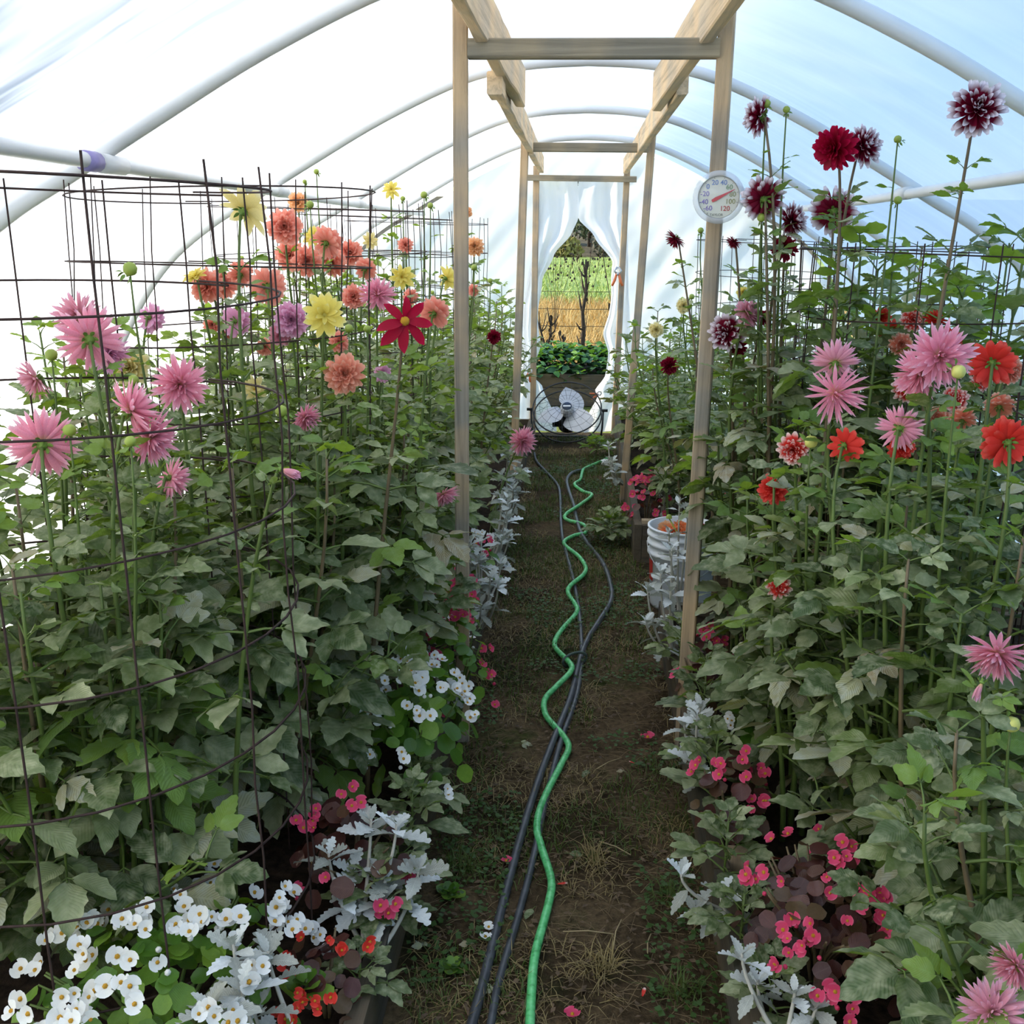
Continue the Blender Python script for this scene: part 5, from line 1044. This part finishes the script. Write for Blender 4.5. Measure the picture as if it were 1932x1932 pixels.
# ------------------------------------------------------------------ path litter and grass
def blades(name, spots, hmin, hmax, w, m, label, seed, flat=0.5, cat='grass', kind='stuff'):
    rg = random.Random(seed); mb = MB()
    for (x, y, z) in spots:
        a = rg.uniform(0, 6.28); h = rg.uniform(hmin, hmax); ln = rg.uniform(0.2, 1.0) * flat; d = Vector((math.cos(a), math.sin(a), 0)); s_ = Vector((-d.y, d.x, 0)) * w
        p0 = Vector((x, y, z)); p1 = p0 + d * h * ln * 0.5 + Vector((0, 0, h * 0.6 * (1 - 0.4 * ln))); p2 = p0 + d * h * ln * 1.3 + Vector((0, 0, h * (1 - 0.75 * ln)))
        mb.add([p0 - s_, p0 + s_, p1 + s_ * 0.7, p1 - s_ * 0.7, p2], [(0, 1, 2, 3), (3, 2, 4)])
    return link(name, mb.mesh(name, m), label=label, cat=cat, kind=kind)
GR = leaf_mat('path_grass', [(0, srgb(74, 90, 36)), (1, srgb(74, 90, 36))], srgb(110, 130, 40), tw=0.2, vein=0)
GD = leaf_mat('dry_grass', [(0, srgb(140, 122, 78)), (1, srgb(140, 122, 78))], srgb(150, 130, 70), tw=0.15, vein=0)
gr = random.Random(5)
def scatter(n_, x0, x1, y0, y1, thr, fr, ph):
    out = []
    while len(out) < n_:
        x = gr.uniform(x0, x1); y = gr.uniform(y0, y1)
        if noise.noise(Vector((x * fr, y * fr, ph))) > thr: out.append((x, y, 0.0))
    return out
blades('grass', scatter(9000, -0.36, 0.34, 1.4, 8.4, 0.08, 2.6, 1.0), 0.02, 0.055, 0.0016, GR, 'thin green grass in patches on the path', 71, 0.9)
blades('dry_grass', scatter(7000, -0.36, 0.34, 1.4, 8.4, 0.0, 3.4, 6.0), 0.02, 0.06, 0.0014, GD, 'dead straw-coloured grass matted on the path', 72, 1.5)
blades('grass', scatter(5000, -0.36, 0.30, 3.6, 8.4, -0.1, 1.7, 3.0), 0.02, 0.06, 0.002, GR, 'denser grass on the far half of the path', 73, 0.8)
tuft_at = [atz(1270, 1700, 0), atz(1290, 1880, 0), atz(1120, 1630, 0), atz(1140, 1830, 0), atz(870, 1640, 0)]
for k, p in enumerate(tuft_at):
    blades('grass_tuft', [(p.x + gr.gauss(0, 0.02), p.y + gr.gauss(0, 0.02), 0) for _ in range(70)], 0.04, 0.09, 0.0016, GR if k in (0, 1, 4) else GD, ['green grass tuft beside the leaning dusty miller', 'spiky grass tuft in the near corner of the path', 'dry grass tuft in the middle of the dirt', 'flattened dry tuft near the green hose', 'green grass tuft by the black pipes'][k], 80 + k, 1.1, 'grass tuft', 'thing')
# clover-like ground leaves, uncountable
mb = MB()
for (x, y, z) in scatter(5200, -0.37, 0.34, 1.5, 7.6, 0.06, 2.0, 9.0):
    if -0.14 < x < 0.18 and y < 3.2 + 1.2 * noise.noise(Vector((x * 5, y * 2, 0))): continue
    s_ = gr.uniform(0.008, 0.018)
    M = T((x, y, gr.uniform(0.012, 0.03))) @ Rot(gr.uniform(0, 6), 'Z') @ Rot(gr.uniform(-0.5, 0.5), 'X') @ S(s_)
    mb.add([M @ Vector(q_) for q_ in ((0, 0, 0), (0.6, -0.5, 0.1), (1.1, 0, 0), (0.6, 0.5, 0.1))], [(0, 1, 2, 3)])
link('groundcover', mb.mesh('groundcover', leaf_mat('clover', [(0, srgb(58, 84, 36)), (1, srgb(70, 96, 42))], srgb(100, 140, 40), tw=0.25, vein=0)), label='low clover and moss along the path edges', cat='groundcover', kind='stuff')
STRAW = simple('straw', srgb(170, 150, 110), 0.8, vary=0.2)
mb = MB()
for k in range(2600):
    x = gr.uniform(-0.34, 0.33); y = 1.5 + 4.5 * gr.random() ** 1.4; a = gr.uniform(0, 3.14); L = gr.uniform(0.02, 0.08); d = Vector((math.cos(a), math.sin(a), gr.uniform(-0.1, 0.1))) * L
    mb.tube([Vector((x, y, 0.012)) - d * 0.5, Vector((x, y, 0.016)), Vector((x, y, 0.012)) + d * 0.5], 0.0009, 3, cap=False)
link('straw', mb.mesh('straw', simple('brown_straw', srgb(116, 96, 66), 0.85, vary=0.3)), label='brown straw and twigs littering the path', cat='straw', kind='stuff')
mb = MB()
for k in range(1500):
    x = gr.uniform(-0.35, 0.34); y = 1.5 + 4.0 * gr.random() ** 1.4; s_ = gr.uniform(0.004, 0.013)
    M = T((x, y, 0.014)) @ Rot(gr.uniform(0, 6), 'Z') @ Rot(gr.uniform(-0.4, 0.4), 'X') @ S(s_)
    mb.add([M @ Vector(q_) for q_ in ((-1, 0, 0), (0, -0.5, 0.15), (1, 0.1, 0), (0.1, 0.55, 0.15))], [(0, 1, 2, 3)])
link('leaf_litter', mb.mesh('leaf_litter', simple('brown_crumbs', srgb(92, 74, 54), 0.9, vary=0.5, scale=60)), label='crumbs of dead brown leaf strewn over the path', cat='litter', kind='stuff')
for k, (px, py, ln, an) in enumerate(((1150, 1440, 0.11, 0.75), (1160, 1600, 0.10, -0.6), (1110, 1760, 0.12, 0.0), (1225, 1780, 0.07, 1.4), (1165, 1760, 0.1, 1.35))):
    mb = MB(); mb.tube([(-ln / 2, 0, 0), (0, 0.004, 0.003), (ln / 2, 0, 0)], 0.0016, 5); p = atz(px, py, 0.016)
    link('straw_stalk', mb.mesh('straw_stalk', STRAW), mtx=T(p) @ Rot(an, 'Z'), label=['long pale straw stalk beside the torn leaf', 'thin brown twig lying across the dirt', 'dark twig beside the green hose bend', 'short straw standing near the bed stake', 'forked straw near the grass tuft'][k], cat='straw', group='single stalks on the path')
for k, (px, py, c, s_, lab) in enumerate(((1052, 1668, 'redwhite', 0.026, 'fallen red petal right beside the green hose'), (1212, 1880, 'redwhite', 0.024, 'fallen red and white petal near the bottom of the path'), (955, 1625, 'hotpink', 0.018, 'fallen pink petal beside the black pipe'), (1080, 1915, 'hotpink', 0.02, 'fallen dark petal at the bottom edge of the path'), (1222, 1392, 'hotpink', 0.026, 'fallen pink petals by the silver dusty miller'), (922, 1750, 'white', 0.016, 'fallen white petal above its twin by the black pipes'), (916, 1768, 'white', 0.016, 'fallen white petal nearest the black pipes'), (1197, 1440, 'redwhite', 0.018, 'small fallen petal beside the long straw stalk'))):
    p = atz(px, py, 0.02); link('fallen_petal', petal_mesh('decor', c) if c in ('redwhite',) else BFL[c][0], mtx=T(p) @ Rot(k * 1.3, 'Z') @ S(s_), label=lab, cat='petal', group='petals fallen on the path')
for k, (px, py, s_, mk, lab) in enumerate(((870, 1860, 0.075, 'old', 'curled pale leaf on the dirt left of the black pipes'), (895, 1795, 0.06, 'old', 'torn grey leaf above the curled pale leaf'), (1115, 1450, 0.055, 'std', 'grey torn leaf beside the long straw stalk'), (1065, 1610, 0.05, 'std', 'small grey leaf right of the green hose bend'), (1185, 1462, 0.055, 'old', 'dry beige leaf on the dirt'), (1010, 1710, 0.05, 'std', 'pale narrow leaf beside the green hose'), (970, 1402, 0.06, 'old', 'brown leaf scrap left of the black pipes'), (810, 1800, 0.07, 'old', 'mottled leaf at the bed edge below the dusty miller'))):
    p = atz(px, py, 0.018); link('fallen_leaf', SIMPLE[mk] if mk in SIMPLE else LEAFS['old'][0], mtx=T(p) @ Rot(k * 2.1, 'Z') @ Rot(0.15, 'X') @ S(s_), label=lab, cat='leaf', group='leaves fallen on the path')

# ------------------------------------------------------------------ outside, seen through the doorway
root = thing('garden_bed', 'outside raised bed overflowing with dense green vines', 'bed', (0, 10.42, 0))
mb = MB(); mb.box((-1.6, 0, -0.05), (1.4, 0.05, 0.13)); link('front_board', mb.mesh('front_board', BOARDX), root)
mb = MB(); mb.box((-1.6, 0.006, 0.135), (1.4, 0.05, 0.27)); link('front_board', mb.mesh('front_board2', BOARDX), root)
mb = MB(); mb.box((-1.6, 0.05, -0.05), (1.4, 1.2, 0.24)); link('soil', mb.mesh('bed_soil', SOIL), root)
vq = random.Random(45); mb = MB(); vl = leaflet(1, 0.42, 0.25, 0.2, random.Random(4), 4, 0.0, 0.38)
for k in range(1700):
    u = vq.random(); x = vq.uniform(-1.5, 1.3)
    mb.merge(vl, T((x, u * 1.1, 0.24 + 0.18 * math.sin(min(1, u * 1.6 + 0.1) * 1.57) + vq.uniform(-0.06, 0.03))) @ Rot(vq.uniform(0, 6.28), 'Z') @ Rot(R(vq.uniform(-20, 20)), 'Y') @ Rot(vq.uniform(-0.5, 0.5), 'X') @ S(vq.uniform(0.08, 0.12)))
link('undergrowth', mb.mesh('undergrowth', simple('vine_undergrowth', srgb(48, 84, 38), 0.5, vary=0.3)), root, kind='stuff')
VINE = leaf_mat('vine_leaf', [(0, srgb(50, 92, 40)), (0.6, srgb(86, 134, 56)), (1, srgb(156, 186, 96))], srgb(140, 190, 50), tw=0.25, rough=0.35)
vm = leaflet(1, 0.42, 0.25, 0.2, random.Random(4), 8, 0.05, 0.38).mesh('vine_leaf', VINE)
vr = random.Random(44)
for k in range(300):
    u = vr.random(); x = vr.uniform(-0.60, 0.42); yy = 0.0 + u * 1.05; z = 0.28 + 0.20 * math.sin(min(1, u * 1.6 + 0.15) * math.pi / 2) + vr.uniform(-0.06, 0.04)
    if u < 0.12: z = vr.uniform(0.19, 0.36)
    link('leaf', vm, root, T((x, yy - 0.03, z)) @ Rot(vr.uniform(0, 6.28), 'Z') @ Rot(R(vr.uniform(-15, 30)), 'Y') @ Rot(vr.uniform(-0.5, 0.5), 'X') @ S(vr.uniform(0.055, 0.09)))
# trellis wires with dead vines
root = thing('wire_trellis', 'low wire trellis in front of the dry field', 'trellis', (0, 12.3, 0))
TW = simple('trellis_wire', srgb(90, 70, 44), 0.7); DEAD = simple('dead_stalk', srgb(66, 52, 40), 0.9, vary=0.4, scale=30)
for z in (0.42, 0.62, 0.82, 1.02):
    mb = MB(); mb.tube([(-1.6, 0, z), (-0.2, 0, z - 0.02), (1.4, 0, z - 0.01)], 0.0035, 4); link('wire', mb.mesh('trellis_wire', TW), root)
for x in (-1.55, 1.35):
    mb = MB(); mb.tube([(x, 0, -0.1), (x, 0, 1.2)], 0.02, 6); link('stake', mb.mesh('trellis_stake', DEAD), root)
def dead_plant(label, x, y, h, lean, seed, nb=5, bulk=0.03):
    rg = random.Random(seed); root = thing('withered_plant', label, 'plant', (x, y, -0.05), 'withered plants along the trellis')
    pts = [Vector((lean * t * h + rg.uniform(-0.02, 0.02), rg.uniform(-0.02, 0.02), h * t)) for t in [k / 7 for k in range(8)]]
    mb = MB(); mb.tube(pts, [bulk * (1 - 0.7 * k / 7) for k in range(8)], 6); link('stem', mb.mesh('dead_stem', DEAD), root)
    for k in range(nb):
        q = pts[rg.randint(2, 6)]; a = rg.choice((-1, 1)); e = q + Vector((a * rg.uniform(0.02, 0.10), rg.uniform(-0.05, 0.05), rg.uniform(0.08, 0.25)))
        mb = MB(); mb.tube([q, q.lerp(e, 0.5) + Vector((0, 0, -0.03)), e], [bulk * 0.45, bulk * 0.35, 0.004], 5); link('branch', mb.mesh('dead_branch', DEAD), root)
    for k in range(nb * 4):
        q = pts[rg.randint(1, 7)] + Vector((rg.uniform(-0.08, 0.08), rg.uniform(-0.05, 0.05), rg.uniform(-0.06, 0.06)))
        link('leaf', DEADLEAF, root, T(q) @ Rot(rg.uniform(0, 6), 'Z') @ Rot(R(rg.uniform(20, 90)), 'Y') @ S(rg.uniform(0.04, 0.1)))
DEADLEAF = leaflet(1, 0.22, 0.4, 0.7, random.Random(6), 5, 0).mesh('dead_leaf', simple('dead_leaf', srgb(70, 56, 40), 0.9, vary=0.4))
dead_plant('tall forked withered plant in the middle of the doorway view', 0.0, 12.35, 1.42, 0.02, 1, 6, 0.035)
dead_plant('leaning withered stalk at the bright side of the doorway view', -0.32, 12.35, 1.0, -0.3, 2, 4, 0.02)
dead_plant('bushy withered plant low by the leaning stalk', -0.42, 12.4, 0.75, 0.05, 3, 4, 0.025)
dead_plant('withered plant near the bushy side of the doorway', 0.33, 12.35, 1.1, 0.06, 4, 5, 0.022)
dead_plant('short withered stump between the stalks', -0.22, 12.4, 0.55, 0.0, 5, 3, 0.025)
SR = random.Random(77)
sp = []
while len(sp) < 9000:
    y = SR.uniform(12.8, 26.8); w = 0.09 * y
    sp.append((SR.uniform(-w - 0.4, w * 0.9), y, -0.03))
blades('dry_stubble', sp, 0.15, 0.5, 0.007, simple('straw_field', srgb(214, 178, 110), 0.9, vary=0.25, scale=2), 'dry tan stalks covering the field', 91, 0.8, 'grass')
sp = []
while len(sp) < 9000:
    y = 27 + 60 * SR.random() ** 1.6; w = 0.09 * y
    sp.append((SR.uniform(-w - 0.5, w), y, -0.05))
blades('meadow_grass', sp, 0.15, 0.42, 0.022, simple('meadow_blades', srgb(178, 192, 108), 0.8, vary=0.25, scale=0.4), 'tall green grass of the meadow', 92, 0.8, 'grass')
# dark-seeded weeds standing in front of the meadow
WEED = simple('dark_seedhead', srgb(58, 50, 42), 0.9, vary=0.3)
for k, (x, y, h, lab) in enumerate(((0.75, 15.0, 1.75, 'dark seed-headed weed against the curtain edge'), (0.50, 15.6, 1.6, 'dark seed-headed weed left of the curtain-edge one'), (-0.9, 16.0, 1.72, 'dark seed-headed weed at the opposite curtain edge'), (-0.45, 17.0, 1.75, 'thin dark weed near the peak of the doorway'), (0.05, 16.5, 1.8, 'wispy weed in the middle of the meadow view'))):
    rg = random.Random(k); root = thing('seed_weed', lab, 'plant', (x, y, -0.05), 'tall seeded weeds beyond the trellis'); bp = MB(); hd = MB()
    for j in range(6):
        e = Vector((rg.uniform(-0.3, 0.3), rg.uniform(-0.3, 0.3), h * rg.uniform(0.7, 1.05))); pts = bez(Vector((0, 0, 0)), Vector((0, 0, h * 0.4)), e - Vector((0, 0, 0.3)), e, 6); bp.tube(pts, 0.0035, 4, cap=False)
        for q in range(5):
            c = pts[rg.randint(4, 6)] + Vector((rg.uniform(-0.12, 0.12), rg.uniform(-0.1, 0.1), rg.uniform(-0.12, 0.1))); hd.merge(dome(0.016, 0.026, 5, 2), T(c)); hd.merge(dome(0.016, -0.014, 5, 2), T(c))
    link('stalks', bp.mesh('weed_stalks', DEAD), root, kind='stuff'); link('seed_heads', hd.mesh('seed_heads', WEED), root, kind='stuff')
# trees on the hill foot
def tree(label, x, y, zb, h, r_, m, seed, nl=1400):
    rg = random.Random(seed); root = thing('hillside_tree', label, 'tree', (x, y, zb), 'trees on the hillside')
    mb = MB(); mb.tube([(0, 0, -0.5), (0.1, 0, h * 0.5), (0, 0, h * 0.9)], [0.25, 0.18, 0.05], 6)
    for k in range(6):
        a = rg.uniform(0, 6.28); mb.tube([(0.05, 0, h * 0.35), (math.cos(a) * r_ * 0.6, math.sin(a) * r_ * 0.6, h * rg.uniform(0.55, 0.8))], [0.1, 0.03], 5)
    link('trunk', mb.mesh('trunk', DEAD), root); mb = MB()
    for k in range(nl):
        v = Vector((rg.gauss(0, 1), rg.gauss(0, 1), rg.gauss(0, 1))).normalized() * (rg.random() ** 0.4); p = Vector((v.x * r_, v.y * r_, h * 0.62 + v.z * h * 0.42)); s_ = rg.uniform(0.12, 0.3)
        M = T(p) @ Euler((rg.uniform(0, 6), rg.uniform(0, 6), 0)).to_matrix().to_4x4() @ S(s_)
        mb.add([M @ Vector(q_) for q_ in ((-1, 0, 0), (0, -0.6, 0.2), (1, 0, 0), (0, 0.6, 0.2))], [(0, 1, 2, 3)])
    link('crown', mb.mesh('crown', m), root)
TA = simple('autumn_yellow', srgb(150, 140, 76), 0.9, vary=0.3, scale=0.5); TB = simple('grey_brush', srgb(104, 100, 84), 0.9, vary=0.3, scale=0.5); TC_ = simple('dull_green', srgb(98, 106, 70), 0.9, vary=0.3, scale=0.5)
for k, (x, y, h, r_, m, lab) in enumerate(((-1.6, 98, 3.6, 1.5, TA, 'yellowing round tree on the hillside'), (3.0, 100, 4.4, 2.4, TB, 'grey bare tree right of the yellowing one'), (-5.5, 100, 4.2, 2.6, TB, 'grey bare tree left of the yellowing one'), (0.5, 108, 6.5, 3.0, TC_, 'dull green tree higher on the slope'), (6.0, 104, 5.0, 2.8, TA, 'tan tree at the curtain edge of the hillside'), (-6.5, 113, 7, 3.0, TB, 'tall grey tree near the doorway peak'), (4.0, 114, 7, 3.2, TB, 'tall grey tree behind the tan one'), (0, 122, 8, 4, TB, 'farthest grey tree above the dull green one'))):
    tree(lab, x, y, (-2.2 + (y - 96) * 0.30 if y < 104 else 0.2 + (y - 104) * 0.075) - 0.3, h, r_, m, k + 5)
